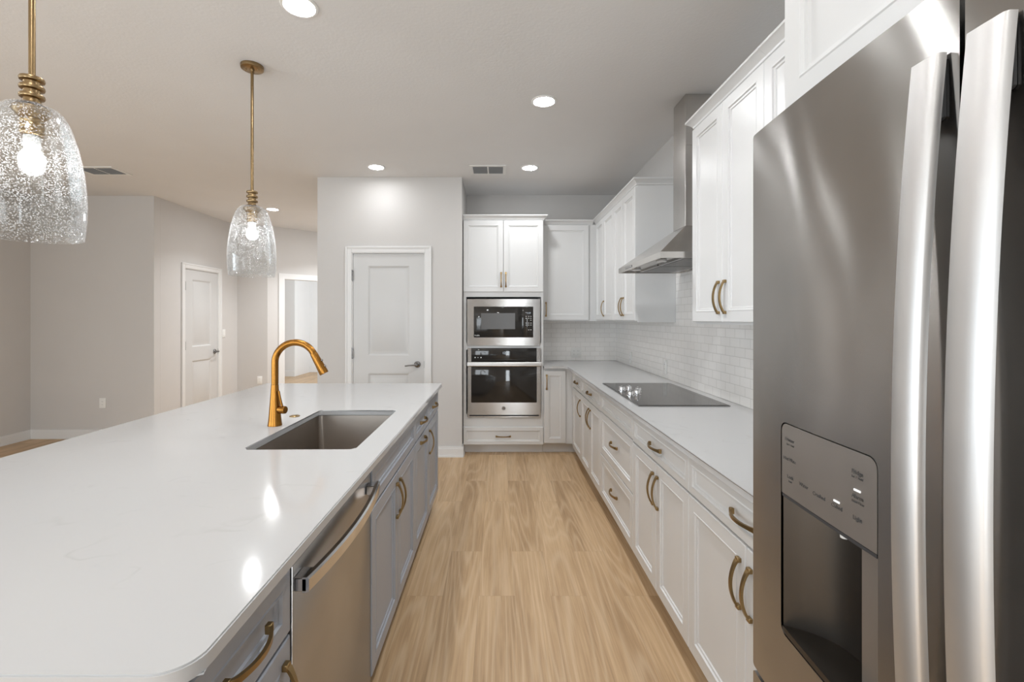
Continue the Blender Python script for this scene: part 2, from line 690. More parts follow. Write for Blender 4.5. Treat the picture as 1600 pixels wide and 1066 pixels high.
def cabinet(name, label, cat, loc, rz, w, depth, z0, z1, mat, fronts, group=None, toe=True, crown=None, openings=None):
    """fronts: (kind, x0, x1, z0, z1, fw, handle) ; handle: None or (cx, cz, 'h'|'v')"""
    r = thing(name, label, cat, loc, rz, group)
    bm = B()
    if openings:
        for bx in openings:
            box(bm, *bx)
    else:
        box(bm, 0.0008, w - 0.0008, 0, depth, z0, z1)
    obj('body', bm, mat, r, smooth=0)
    if toe:
        bm = B()
        box(bm, 0.0008, w - 0.0008, 0.072, 0.086, 0, z0)
        obj('toe_kick', bm, mat, r, smooth=0)
    for kind, x0, x1, fz0, fz1, fw, hd in fronts:
        d = link(kind, panel_mesh(x1 - x0, fz1 - fz0, fw, 0.020, mat), None, r, (x0, 0, fz0))
        if hd:
            cx, cz, ori = hd
            link('handle', pull_mesh(), None, d, (cx - x0, -0.0195, cz - fz0), (0, 0, 0) if ori == 'h' else (0, pi / 2, 0))
    if crown:
        cz0, cz1, p, lf, rt = crown
        bm = B()
        loft(bm, crown_rings(w, depth, cz0, cz1, p, lf, rt))
        obj('crown_moulding', bm, mat, r, smooth=25)
    return r


# ------------------------------------------------------------------ the setting
CEIL = 2.832
XR = 1.366          # right wall face
YB = 5.42           # back wall face


def structure(name, bm, mat, label=None, smooth=0):
    o = obj(name, bm, mat, smooth=smooth)
    o['kind'] = 'structure'
    if label:
        o['label'] = label
        o['category'] = name.split('_')[0]
    return o


def wall(name, p0, p1, label, openings=(), z1=CEIL, t=0.10, mat='wall'):
    """wall with its face on the line p0->p1, thickness to the left-hand side of that direction"""
    d = Vector((p1[0] - p0[0], p1[1] - p0[1]))
    L = d.length
    ang = math.atan2(d.y, d.x)
    mtx = Matrix.Translation((p0[0], p0[1], 0)) @ Matrix.Rotation(ang, 4, 'Z')
    bm = B()
    x = 0.0
    for a, b, za, zb in sorted(openings):
        box(bm, x, a, 0, t, 0, z1, mtx=mtx)
        if za > 0:
            box(bm, a, b, 0, t, 0, za, mtx=mtx)
        box(bm, a, b, 0, t, zb, z1, mtx=mtx)
        x = b
    box(bm, x, L, 0, t, 0, z1, mtx=mtx)
    return structure(name, bm, M[mat], label)


bm = B()
box(bm, -9.0, XR + 0.1, -3.7, 14.0, -0.1, 0.0)
structure('floor', bm, M['floor'], 'light oak plank floor running away from the viewer')
bm = B()
box(bm, -9.0, XR + 0.1, -3.7, 14.0, CEIL, CEIL + 0.1)
structure('ceiling', bm, M['ceiling'], 'flat pale textured ceiling with recessed lights')

PX0, PX1, PY = -1.834, -0.372, 4.731       # pantry front wall
wall('wall_right', (XR, YB), (XR, -3.6), 'pale greige wall behind the hood and white cabinets')
wall('wall_back', (PX1 + 0.001, YB), (XR, YB), 'greige back wall above the oven cabinet')
D1a, D1b = -1.474, -0.754
wall('wall_pantry', (PX0, PY), (PX1, PY), 'pale greige wall holding the pantry door', [(D1a - PX0 - 0.012, D1b - PX0 + 0.012, 0, 2.069)])
wall('wall_pantry_side', (PX1, PY + 0.1005), (PX1, YB + 0.1), 'narrow return of the pantry wall beside the oven cabinet')
wall('wall_pantry_left', (PX0, 9.2), (PX0, PY + 0.1), 'far left side of the pantry block')
wall('wall_left', (-5.46, -3.6), (-5.46, 5.45), 'grey living room wall at the far left edge', [(0.6, 5.1, 0.05, 2.4)])
wall('wall_living', (-5.46, 5.45), (-4.02, 5.45), 'grey wall with a low outlet left of the panel door')
D2a, D2b = 5.99, 6.69
wall('wall_hall', (-4.02, 5.551), (-4.02, 7.29), 'pale wall holding the narrow hall door', [(D2a - 5.551 - 0.012, D2b - 5.551 + 0.012, 0, 2.052)])
wall('wall_nook', (-4.02, 7.19), (-3.556, 7.19), 'short grey wall with a low outlet beyond the hall door')
s2 = math.sqrt(0.5)
A0 = Vector((-3.556, 7.19))


def ang_pt(t):
    return (A0.x + t, A0.y + t)


wall('wall_angled', ang_pt(0.0), ang_pt(1.72), 'angled wall with the bright cased opening', [(0.169 / s2, 1.02 / s2, 0, 2.035)])
wall('wall_rear', (XR, -3.6), (-5.56, -3.6), 'rear wall with a narrow window and an added wide opening', [(XR - 0.98, XR - 0.38, 0.1, 2.3), (XR + 1.75, XR + 3.55, 0.1, 2.4)])
# the bright far room
wall('wall_far', (-7.2, 11.3), (-4.93, 11.3), 'far white wall seen through the opening', mat='trim')
wall('wall_far_return', (-4.93, 11.4), (-4.93, 12.2), 'return of the far white wall', mat='trim')
wall('wall_far_recess', (-5.03, 12.2), (PX0, 12.2), 'recessed far white wall', mat='trim')
wall('wall_far_left', (-7.2, 7.3), (-7.2, 11.3), 'far room left wall', mat='trim')
wall('wall_far_front', (-4.1, 7.4), (-7.2, 7.4), 'far room front wall', mat='trim')
wall('wall_far_right', (PX0, 12.3), (PX0, 9.2), 'far room right wall', mat='trim')
for i, (x0, x1, y) in enumerate(((-7.1, -4.93, 11.3), (-4.93, PX0, 12.2))):
    bm = B()
    box(bm, x0, x1, y - 0.016, y - 0.001, 0, 0.14, 0.003, 1)
    structure('baseboard_far' if i == 0 else 'baseboard_recess', bm, M['trim'])


def baseboard(name, pts, label):
    """pts: list of (p0, p1) face lines, the board stands on the right-hand side of p0->p1"""
    bm = B()
    for p0, p1 in pts:
        d = Vector((p1[0] - p0[0], p1[1] - p0[1]))
        mtx = Matrix.Translation((p0[0], p0[1], 0)) @ Matrix.Rotation(math.atan2(d.y, d.x), 4, 'Z')
        box(bm, 0, d.length, -0.015, -0.0005, 0, 0.086, mtx=mtx)
        box(bm, 0, d.length, -0.011, -0.0005, 0.086, 0.106, mtx=mtx)
        box(bm, 0, d.length, -0.022, -0.0005, 0, 0.016, mtx=mtx)
    structure(name, bm, M['trim'], label)


baseboard('baseboard_pantry', [((PX0, PY), (D1a - 0.076, PY)), ((D1b + 0.068, PY), (PX1 + 0.015, PY)), ((PX1, PY), (PX1, PY + 0.17))], 'white baseboard under the pantry wall')
baseboard('baseboard_left', [((-5.46, 1.51), (-5.46, 5.45)), ((-5.46, 5.45), (-4.02, 5.45))], 'white baseboard along the grey living room walls')
baseboard('baseboard_hall', [((-4.02, 5.56), (-4.02, D2a - 0.08)), ((-4.02, D2b + 0.08), (-4.02, 7.19)), ((-4.02, 7.19), (-3.556, 7.19))], 'white baseboard by the hall door')
baseboard('baseboard_angled', [(ang_pt(0), ang_pt(0.127))], 'white baseboard beside the cased opening')

# cased opening in the angled wall
bm = B()
mtx = Matrix.Translation((A0.x, A0.y, 0)) @ Matrix.Rotation(pi / 4, 4, 'Z')
oa, ob = 0.169 / s2, 1.02 / s2
for a, b, z0, z1 in ((oa - 0.075, oa, 0, 2.11), (ob, ob + 0.075, 0, 2.11), (oa, ob, 2.035, 2.11)):
    box(bm, a, b, -0.018, -0.0005, z0, z1, mtx=mtx)
for a, b, z0, z1 in ((oa, oa + 0.012, 0, 2.035), (ob - 0.012, ob, 0, 2.035), (oa + 0.012, ob - 0.012, 2.023, 2.035)):
    box(bm, a, b, -0.018, 0.118, z0, z1, mtx=mtx)
structure('trim_1', bm, M['trim'], 'white casing around the bright opening')

# windows out of view: narrow one mirrored by the ovens, others added as fill
r = thing('window_1', 'tall narrow window in the rear wall', 'window', (0, -3.6, 0), kind='structure')
bm = B()
for a, b in ((0.382, 0.42), (0.94, 0.978)):
    box(bm, a, b, -0.08, -0.02, 0.102, 2.298)
box(bm, 0.42, 0.94, -0.08, -0.02, 2.25, 2.298)
box(bm, 0.42, 0.94, -0.08, -0.02, 0.102, 0.15)
obj('window_frame', bm, M['trim'], r, smooth=0)
r = thing('added_window_3', 'added two-pane window in the rear wall for aisle fill light', 'window', (0, -3.6, 0), kind='structure')
bm = B()
for a, b in ((-3.548, -3.49), (-2.68, -2.62), (-1.81, -1.752)):
    box(bm, a, b, -0.08, -0.02, 0.102, 2.398)
for a, b in ((-3.49, -2.68), (-2.62, -1.81)):
    box(bm, a, b, -0.08, -0.02, 2.34, 2.398)
    box(bm, a, b, -0.08, -0.02, 0.102, 0.16)
obj('window_frame', bm, M['trim'], r, smooth=0)
r = thing('added_window_2', 'added wide glass opening in the living room wall for fill light', 'window', (-5.46, 0, 0), kind='structure')  # unseen opening added to go with the side fill
bm = B()
for a, b in ((-2.998, -2.93), (-0.78, -0.72), (1.43, 1.498)):
    box(bm, -0.08, -0.02, a, b, 0.052, 2.398)
for a, b in ((-2.93, -0.78), (-0.72, 1.43)):
    box(bm, -0.08, -0.02, a, b, 2.33, 2.398)
    box(bm, -0.08, -0.02, a, b, 0.052, 0.12)
obj('window_frame', bm, M['trim'], r, smooth=0)


def interior_door(name, label, loc, rz, w, h, hinge_side, lever_dir, panels):
    """door leaf x 0..w in a cased opening, face at y=0 (wall face), seen from -y"""
    r = thing(name, label, 'door', loc, rz, kind='structure')
    bm = B()
    y = 0.006
    outline = [(0, 0.008), (w, 0.008), (w, h), (0, h)]
    holes = [[(a, c), (b, c), (b, d), (a, d)] for a, b, c, d in panels]
    vl = []
    es = []
    for lp in [outline] + holes:
        vs = [bm.verts.new((px, y, pz)) for px, pz in lp]
        vl.append(vs)
        for i in range(4):
            es.append(bm.edges.new((vs[i], vs[(i + 1) % 4])))
    bmesh.ops.triangle_fill(bm, edges=es, use_beauty=True)
    for vs, (a, b, c, d) in zip(vl[1:], panels):
        prev = vs
        for ins, dy in ((0.010, 0.004), (0.018, 0.011), (0.030, 0.011), (0.052, 0.003)):
            cur = [bm.verts.new(p) for p in ((a + ins, y + dy, c + ins), (b - ins, y + dy, c + ins), (b - ins, y + dy, d - ins), (a + ins, y + dy, d - ins))]
            for k in range(4):
                j = (k + 1) % 4
                bm.faces.new((prev[k], prev[j], cur[j], cur[k]))
            prev = cur
        bm.faces.new(prev)
    back = [bm.verts.new((px, y + 0.035, pz)) for px, pz in outline]
    for k in range(4):
        j = (k + 1) % 4
        bm.faces.new((vl[0][k], vl[0][j], back[j], back[k]))
    bm.faces.new(back)
    obj('leaf', bm, M['leaf'], r, smooth=20)
    bm = B()
    cw, g = 0.064, 0.011
    for a, b, z0, z1 in ((-g - cw, -g, 0, h + g + cw), (w + g, w + g + cw, 0, h + g + cw), (-g, w + g, h + g, h + g + cw)):
        box(bm, a, b, -0.014, -0.0005, z0, z1, 0.003, 1)
    e = 0.02
    for a, b, z0, z1 in ((-g - cw, -g - cw + e, 0, h + g + cw), (w + g + cw - e, w + g + cw, 0, h + g + cw), (-g - cw + e, w + g + cw - e, h + g + cw - e, h + g + cw)):
        box(bm, a, b, -0.020, -0.012, z0, z1, 0.003, 1)
    for a, b, z0, z1 in ((-g, -0.002, 0, h + g), (w + 0.002, w + g, 0, h + g), (-0.002, w + 0.002, h + 0.003, h + g)):
        box(bm, a, b, -0.004, 0.09, z0, z1)
    obj('casing', bm, M['trim'], r, smooth=0)
    hx = -0.006 if hinge_side == 'l' else w + 0.006
    for z in (0.22, 1.05, h - 0.22):
        bm = B()
        lathe(bm, [(0.0065, z - 0.055), (0.0065, z + 0.055)], 12, (hx, -0.006, 0))
        box(bm, hx - 0.012, hx + 0.012, -0.0055, -0.0045, z - 0.05, z + 0.05)
        obj('hinge', bm, M['nickel'], r)
    kx = w - 0.069 if hinge_side == 'l' else 0.069
    bm = B()
    lathe(bm, [(0.033, 0.006), (0.033, 0.0), (0.030, -0.006), (0.022, -0.012), (0.014, -0.015), (0.012, -0.045), (0.011, -0.058)], 28, (kx, 0, 0.935), 'y')
    pts = [(kx + lever_dir * q, -0.052 - 0.008 * sin(pi * q / 0.12), 0.935 - 0.012 * (q / 0.12) ** 2) for q in [i * 0.0115 for i in range(11)]]
    tube(bm, pts, [0.010, 0.010, 0.009, 0.0085, 0.008, 0.0075, 0.007, 0.007, 0.007, 0.0075, 0.006], 12)
    obj('handle', bm, M['nickel'], r)
    bm = B()
    sx = w + 0.0005 if hinge_side == 'l' else -0.0025
    box(bm, sx, sx + 0.002, -0.0045, -0.002, 0.90, 0.97)
    obj('strike_plate', bm, M['nickel'], r)
    return r


W1 = D1b - D1a
interior_door('door_1', 'white two-panel pantry door with a lever, facing the kitchen aisle', (D1a, PY, 0), 0, W1, 2.057, 'l', -1,
              [(0.150, W1 - 0.150, 1.025, 1.935), (0.150, W1 - 0.150, 0.20, 0.845)])
W2 = D2b - D2a
interior_door('door_2', 'narrow white two-panel hall door seen at an angle beyond the island', (-4.02, D2a, 0), pi / 2, W2, 2.04, 'l', -1,
              [(0.150, W2 - 0.150, 1.025, 1.915), (0.150, W2 - 0.150, 0.20, 0.845)])

# ------------------------------------------------------------------ backsplash
r = thing('tile_backsplash', 'white glazed subway tile backsplash above the right counter and corner', 'backsplash', (0, 0, 0))
bm = B()
box(bm, XR - 0.008, XR - 0.0004, 0.98, YB - 0.0085, 0.9145, 1.3715)
box(bm, XR - 0.008, XR - 0.0004, 2.526, 3.578, 1.3715, 1.80)
obj('side_tiling', bm, M['tile'], r, smooth=0)
bm = B()
box(bm, 0.464, XR - 0.0004, YB - 0.008, YB - 0.0004, 0.9145, 1.3715)
obj('corner_tiling', bm, M['tile'], r, smooth=0)

# ------------------------------------------------------------------ right hand base run
RZ = -pi / 2
XF = 0.76                 # box face of the right base run (door fronts at 0.74)
BD = XR - XF - 0.010
G3 = 0.0015


def yr(px, X=0.74):
    return X * F / (px - 779.0)


Yc = [4.83, yr(908), yr(938.6), yr(988.6), yr(1075.7), 0.9795]
DZ0, DZ1, OZ0, OZ1 = 0.115, 0.717, 0.725, 0.866


def rbase(i, name, label, fronts):
    w = Yc[i] - Yc[i + 1]
    return cabinet(name, label, 'cabinet', (XF, Yc[i], 0), RZ, w, BD, 0.105, 0.8865, M['cab'], fronts(w), 'white base cabinets along the right wall')


def lx(i, px):
    return Yc[i] - yr(px)


f0 = lx(0, 894.8)
rbase(0, 'base_cabinet', 'white base cabinet nearest the inner corner, single door under a small drawer',
      lambda w: [('drawer', f0, w - G3, OZ0, OZ1, 0.034, ((f0 + w) / 2, 0.795, 'h')),
                 ('door', f0, w - G3, DZ0, DZ1, 0.055, (w - 0.034, 0.59, 'v'))])
rbase(1, 'base_cabinet', 'white two-door base cabinet between the corner cabinet and the deep drawers',
      lambda w: [('drawer', G3, w - G3, OZ0, OZ1, 0.034, (w / 2, 0.795, 'h')),
                 ('door', G3, w / 2 - G3, DZ0, DZ1, 0.055, (w / 2 - 0.032, 0.59, 'v')),
                 ('door', w / 2 + G3, w - G3, DZ0, DZ1, 0.055, (w / 2 + 0.032, 0.59, 'v'))])
rbase(2, 'drawer_cabinet', 'white cabinet with two deep drawers below the cooktop',
      lambda w: [('false_front', G3, w - G3, 0.732, OZ1, 0.034, None),
                 ('drawer', G3, w - G3, 0.431, 0.726, 0.050, (w / 2, 0.59, 'h')),
                 ('drawer', G3, w - G3, DZ0, 0.425, 0.050, (w / 2, 0.28, 'h'))])
rbase(3, 'base_cabinet', 'white two-door base cabinet with one wide drawer next to the deep drawers',
      lambda w: [('drawer', G3, w - G3, OZ0, OZ1, 0.034, (w / 2, 0.795, 'h')),
                 ('door', G3, w / 2 - G3, DZ0, DZ1, 0.055, (w / 2 - 0.032, 0.59, 'v')),
                 ('door', w / 2 + G3, w - G3, DZ0, DZ1, 0.055, (w / 2 + 0.032, 0.59, 'v'))])
rbase(4, 'base_cabinet', 'white base cabinet beside the refrigerator, partly hidden by it',
      lambda w: [('drawer', G3, w - G3, OZ0, OZ1, 0.034, (w / 2, 0.795, 'h')),
                 ('door', G3, w / 2 - G3, DZ0, DZ1, 0.055, (w / 2 - 0.032, 0.59, 'v')),
                 ('door', w / 2 + G3, w - G3, DZ0, DZ1, 0.055, (w / 2 + 0.032, 0.59, 'v'))])

# blind corner base on the back wall
YF = 4.835                # box face of the back run (fronts at 4.815)
SB = F / 4.815


def bx(px):
    return (px - 779.0) / SB


def bz(py):
    return EYE - (py - 498.0) / SB


TX0, TX1 = -0.3645, 0.4625
cabinet('corner_base_cabinet', 'narrow white corner base cabinet with a slim door right of the oven tower', 'cabinet', (TX1 + 0.001, YF, 0), 0,
        XR - 0.012 - TX1, YB - YF - 0.010, 0.105, 0.8865, M['cab'],
        [('door', 0.006, bx(884) - TX1, DZ0, 0.862, 0.050, (0.032, 0.745, 'v'))])

# ------------------------------------------------------------------ oven tower
zt0, zt1 = 0.10, 2.42
mz0, mz1 = bz(540.0), bz(467.5)
oz0, oz1 = bz(652.3), bz(544.0)
mx0, mx1 = bx(729.8), bx(844.2)
ox0, ox1 = bx(730.7), bx(844.8)
tw = TX1 - TX0
td = YB - YF - 0.004
cabinet('oven_tower', 'tall white oven cabinet at the end of the aisle, doors above and drawer below', 'cabinet', (TX0, YF, 0), 0, tw, td, 0.10, 2.42, M['cab'],
        [('door', G3, bx(786.5) - TX0 - G3, bz(456), 2.412, 0.052, (bx(783.0) - TX0, 1.80, 'v')),
         ('door', bx(786.5) - TX0 + G3, tw - G3, bz(456), 2.412, 0.052, (bx(790.4) - TX0, 1.80, 'v')),
         ('drawer', G3, tw - G3, bz(695), bz(667.7), 0.034, (tw / 2, bz(682), 'h'))],
        crown=(2.42, 2.470, 0.04, False, True),
        openings=[(0.001, 0.03, 0, td, 0.10, 2.42), (tw - 0.022, tw - 0.001, 0, td, 0.10, 2.42),
                  (0.03, tw - 0.022, 0, td, 1.625, 2.42), (0.03, tw - 0.022, 0, td, 0.10, oz0 + 0.03),
                  (0.03, tw - 0.022, 0, td, oz1 - 0.02, mz0 + 0.025), (0.03, tw - 0.022, td - 0.01, td, 0.10, 2.42)])


def plate(bm, x0, x1, z0, z1, y0, y1, bev=0.002):
    return box(bm, x0, x1, y0, y1, z0, z1, bev, 2)


# microwave
r = thing('microwave', 'built-in stainless microwave with black glass door above the wall oven', 'microwave', ((mx0 + mx1) / 2, YF, 0))
c = (mx0 + mx1) / 2
bm = B()
ix0, ix1, iz0, iz1 = bx(740.3) - c, bx(833.2) - c, bz(527.5), bz(479.2)
for a, b_, z0, z1 in ((mx0 - c, ix0, mz0, mz1), (ix1, mx1 - c, mz0, mz1), (ix0, ix1, mz0, iz0), (ix0, ix1, iz1, mz1)):
    box(bm, a, b_, -0.022, -0.0008, z0, z1)
obj('trim_frame', bm, M['steel'], r, smooth=0)
bm = B()
box(bm, ix0 + 0.001, ix1 - 0.001, -0.012, 0.40, iz0 + 0.001, iz1 - 0.001)
obj('body', bm, M['dark'], r, smooth=0)
cpx = bx(815.5) - c
bm = B()
plate(bm, ix0 + 0.001, cpx - 0.001, iz0 + 0.001, iz1 - 0.001, -0.024, -0.0125)
dr = obj('door', bm, M['glass'], r)
bm = B()
plate(bm, bx(751.6) - c, bx(804.8) - c, bz(514.4), bz(489.5), -0.0246, -0.0238, 0.0)
obj('window', bm, M['screen'], dr, smooth=0)
bm = B()
text_into(bm, 'Profile', 0.020, bx(745.5) - c, bz(525.2), -0.0246)
obj('lettering', bm, M['plastic'], dr, smooth=0)
bm = B()
plate(bm, cpx + 0.0005, ix1 - 0.001, iz0 + 0.001, iz1 - 0.001, -0.024, -0.0125)
cp = obj('control_panel', bm, M['glass'], r)
bm = B()
text_into(bm, '12:30', 0.020, bx(825.9) - c, bz(490.2), -0.0246)
obj('clock_digits', bm, M['display'], cp, smooth=0)
rnd = random.Random(4)
for q, yy in enumerate((494.5, 497.5, 500.5, 505.0, 508.0, 511.0, 515.5)):
    for xx in (822.0, 826.0, 829.5):
        if rnd.random() < 0.8:
            cx_, cz_ = bx(xx) - c, bz(yy)
            bm = B()
            box(bm, cx_ - 0.006, cx_ + 0.006, -0.0245, -0.024, cz_ - 0.0022, cz_ + 0.0022)
            obj('button_mark', bm, M['plastic'], cp, smooth=0)

# wall oven
c = (ox0 + ox1) / 2
r = thing('wall_oven', 'built-in stainless wall oven with bar handle below the microwave', 'oven', (c, YF, 0))
hw = (ox1 - ox0) / 2
gx0, gx1 = bx(736.3) - c, bx(838.6) - c
bm = B()
box(bm, -hw + 0.012, hw - 0.012, 0.002, 0.48, oz0 + 0.035, oz1 - 0.024)
obj('body', bm, M['dark'], r, smooth=0)
zc0 = bz(565.5)
for a, b_ in ((-hw, gx0), (gx1, hw)):
    bm = B()
    box(bm, a, b_, -0.022, -0.0008, zc0, oz1)
    obj('side_trim', bm, M['steel'], r, smooth=0)
bm = B()
plate(bm, gx0 + 0.0006, gx1 - 0.0006, zc0, oz1, -0.022, -0.001)
cp = obj('control_panel', bm, M['glass'], r)
bm = B()
text_into(bm, '12', 0.034, bx(787.5) - c, bz(553.4), -0.0226)
obj('clock_digits', bm, M['display'], cp, smooth=0)
for px, w_ in ((742.4, 0.006), (746.8, 0.0035), (751.6, 0.006)):
    bm = B()
    lathe(bm, [(w_, -0.0226), (w_, -0.0220)], 12, (bx(px) - c, 0, bz(558.8)), 'y')
    obj('button_mark', bm, M['plastic'], cp)
dz0, dz1 = bz(648.2), zc0 - 0.003
wz0, wz1 = bz(629), bz(571)
bm = B()
for a, b_, z0, z1 in ((-hw, gx0, dz0, dz1), (gx1, hw, dz0, dz1), (gx0, gx1, dz0, wz0), (gx0, gx1, wz1, dz1)):
    box(bm, a, b_, -0.030, -0.0008, z0, z1)
dr = obj('door', bm, M['steel'], r, smooth=0)
bm = B()
plate(bm, gx0 + 0.0005, gx1 - 0.0005, wz0 + 0.0005, wz1 - 0.0005, -0.0308, -0.0015)
obj('window', bm, M['glass'], dr)
bm = B()
zh = (bz(565.2) + bz(572.2)) / 2
rings = []
for i in range(21):
    t = -1 + i / 10
    x = t * (hw + 0.002)
    y = -0.066 - 0.012 * (1 - t * t)
    rings.append([(x, y, zh - 0.022), (x, y - 0.006, zh - 0.014), (x, y - 0.006, zh + 0.014), (x, y, zh + 0.022), (x, y + 0.012, zh + 0.020), (x, y + 0.012, zh - 0.020)])
loft(bm, rings)
for s in (-1, 1):
    a, b_ = sorted((s * (hw - 0.03), s * hw))
    box(bm, a, b_, -0.062, -0.0302, zh - 0.016, zh + 0.016, 0.003, 1)
obj('handle', bm, M['bar'], dr)
bm = B()
lathe(bm, [(0.0195, -0.0302), (0.0195, -0.0318), (0.0180, -0.0325), (0.0155, -0.0318), (0.0155, -0.0316)], 32, (bx(787) - c, 0, bz(638)), 'y')
bd = obj('badge', bm, M['nickel'], dr)
bm = B()
text_into(bm, 'GE', 0.019, bx(787) - c, bz(638) - 0.0065, -0.0322)
obj('lettering', bm, M['dark'], bd, smooth=0)
bm = B()
box(bm, -hw + 0.018, hw - 0.018, -0.006, -0.0008, bz(650.4), dz0 - 0.0005)
obj('vent_slot', bm, M['slot'], r, smooth=0)
bm = B()
box(bm, -hw, hw, -0.020, -0.0008, oz0, bz(650.4) - 0.0005)
box(bm, -hw, -hw + 0.017, -0.020, -0.0008, bz(650.4), dz0 - 0.0005)
box(bm, hw - 0.017, hw, -0.020, -0.0008, bz(650.4), dz0 - 0.0005)
obj('bottom_trim', bm, M['steel'], r, smooth=0)

# ------------------------------------------------------------------ upper cabinets
XU = 1.065                # box face (door fronts at 1.045)
UD = XR - XU - 0.002
UZ0, UZ1 = 1.372, 2.424
UC = (2.424, 2.472, 0.042)
ug = 'white upper cabinets along the right wall'


def yu(px):
    return yr(px, 1.045)


y_ = [5.02, 4.666, 4.269, 3.932, 3.581]
YUB = 5.095               # box face of the upper on the back wall
cabinet('wall_cabinet', 'white upper cabinet in the inner corner on the back wall, single wide door', 'cabinet', (TX1 + 0.012, YUB, 0), 0,
        XR - 0.004 - TX1 - 0.012, YB - YUB - 0.002, UZ0, UZ1, M['cab'],
        [('door', 0.008, 0.506, 1.384, 2.414, 0.055, (0.040, 1.50, 'v'))], toe=False)
bm = B()
w = XU - TX1 - 0.05
loft(bm, [[(x, -o, z) for o, z in ((0.004, 2.4245), (0.012, 2.436), (0.023, 2.448), (0.038, 2.460), (0.042, 2.462), (0.042, 2.472), (-0.012, 2.472), (-0.012, 2.4245))] for x in (0.034, w)])
obj('crown_moulding', bm, M['cab'], bpy.data.objects['wall_cabinet'], smooth=25)


def upper(y0, y1, label, doors, crown):
    w = y0 - y1
    fr = []
    for a, b_, hd in doors:
        fr.append(('door', y0 - a + G3, y0 - b_ - G3, 1.384, 2.414, 0.055, (y0 - hd, 1.500, 'v') if hd else None))
    return cabinet('wall_cabinet', label, 'cabinet', (XU, y0, 0), RZ, w, UD, UZ0, UZ1, M['cab'], fr, ug, toe=False, crown=crown)


upper(YUB - 0.001, y_[2], 'white upper cabinet touching the inner corner, two doors and one pull', [(y_[0], y_[1], None), (y_[1], y_[2], y_[1] - 0.034)], UC + (False, False))
upper(y_[2], y_[4], 'white two-door upper cabinet left of the range hood', [(y_[2], y_[3], y_[3] + 0.032), (y_[3], y_[4], y_[3] - 0.032)], UC + (False, True))
n0, n1, n2, n3 = yu(1081.3), yu(1128.5), yu(1193.5), 0.9795
upper(n0, n2, 'white two-door upper cabinet right of the range hood', [(n0, n1, n1 + 0.032), (n1, n2, n1 - 0.032)], UC + (True, False))
upper(n2 - 0.0005, n3, 'white upper cabinet mostly hidden behind the refrigerator top', [(n2, (n2 + n3) / 2, (n2 + n3) / 2 + 0.032), ((n2 + n3) / 2, n3, (n2 + n3) / 2 - 0.032)], UC + (False, False))

# over the refrigerator
w = 0.977 - 0.02
cabinet('fridge_wall_cabinet', 'deep white cabinet above the refrigerator', 'cabinet', (0.615, 0.977, 0), RZ, w, XR - 0.615 - 0.002, 1.822, 2.424, M['cab'],
        [('door', 0.003, w / 2 - G3, 1.826, 2.414, 0.055, None), ('door', w / 2 + G3, w - 0.003, 1.826, 2.414, 0.055, None)], toe=False, crown=UC + (True, False))
bm = B()
box(bm, 0.60, XR - 0.002, 0.9635, 0.9770, 0, 1.8215)
tag(obj('fridge_side_panel', bm, M['cab'], smooth=0), 'white end panel between refrigerator and base cabinets', 'panel')

# ------------------------------------------------------------------ right counter
bm = B()
XC, YCT = 0.700, 4.784
slab(bm, [(XC, 0.9795), (XR - 0.0005, 0.9795), (XR - 0.0005, YB - 0.0005), (TX1 + 0.003, YB - 0.0005), (TX1 + 0.003, YCT), (XC - 0.055, YCT), (XC - 0.02, YCT - 0.012), (XC, YCT - 0.045)], [], 0.8870, 0.914)
bmesh.ops.bevel(bm, geom=[e for e in bm.edges if e.calc_face_angle(0) > 0.5], offset=0.003, segments=2, affect='EDGES')
tag(obj('countertop', bm, M['quartz'], smooth=30), 'long white quartz countertop on the right base cabinets', 'countertop')

# cooktop
cx0, cx1, cy0, cy1 = 0.774, 1.281, 2.580, 3.485
r = thing('cooktop', 'black glass electric cooktop set in the right counter under the hood', 'cooktop', ((cx0 + cx1) / 2, (cy0 + cy1) / 2, 0.914))
hx, hy = (cx1 - cx0) / 2, (cy1 - cy0) / 2
bm = B()
box(bm, -hx + 0.004, hx - 0.004, -hy + 0.004, hy - 0.004, 0.0003, 0.007, 0.002, 1)
obj('glass_top', bm, M['cooktop'], r)
bm = B()
slab(bm, [(-hx, -hy), (hx, -hy), (hx, hy), (-hx, hy)], [[(-hx + 0.0045, -hy + 0.0045), (hx - 0.0045, -hy + 0.0045), (hx - 0.0045, hy - 0.0045), (-hx + 0.0045, hy - 0.0045)]], 0.0003, 0.0055)
obj('rim', bm, M['nickel'], r, smooth=0)
knob = None
for kx, ky in ((0.815, 3.085), (0.815, 2.885), (0.872, 2.940), (0.868, 3.115), (0.905, 3.030)):
    p = (kx - (cx0 + cx1) / 2, ky - (cy0 + cy1) / 2, 0.0072)
    if knob is None:
        bm = B()
        lathe(bm, [(0.024, 0), (0.024, 0.004), (0.0205, 0.006), (0.0200, 0.024), (0.0185, 0.029), (0.012, 0.0305)], 32)
        box(bm, -0.0035, 0.0035, -0.018, 0.018, 0.026, 0.036, 0.002, 1)
        knob = obj('knob', bm, M['chrome'], r, p)
    else:
        k2 = knob.copy()
        COL.objects.link(k2)
        k2.parent = r
        k2.location = p

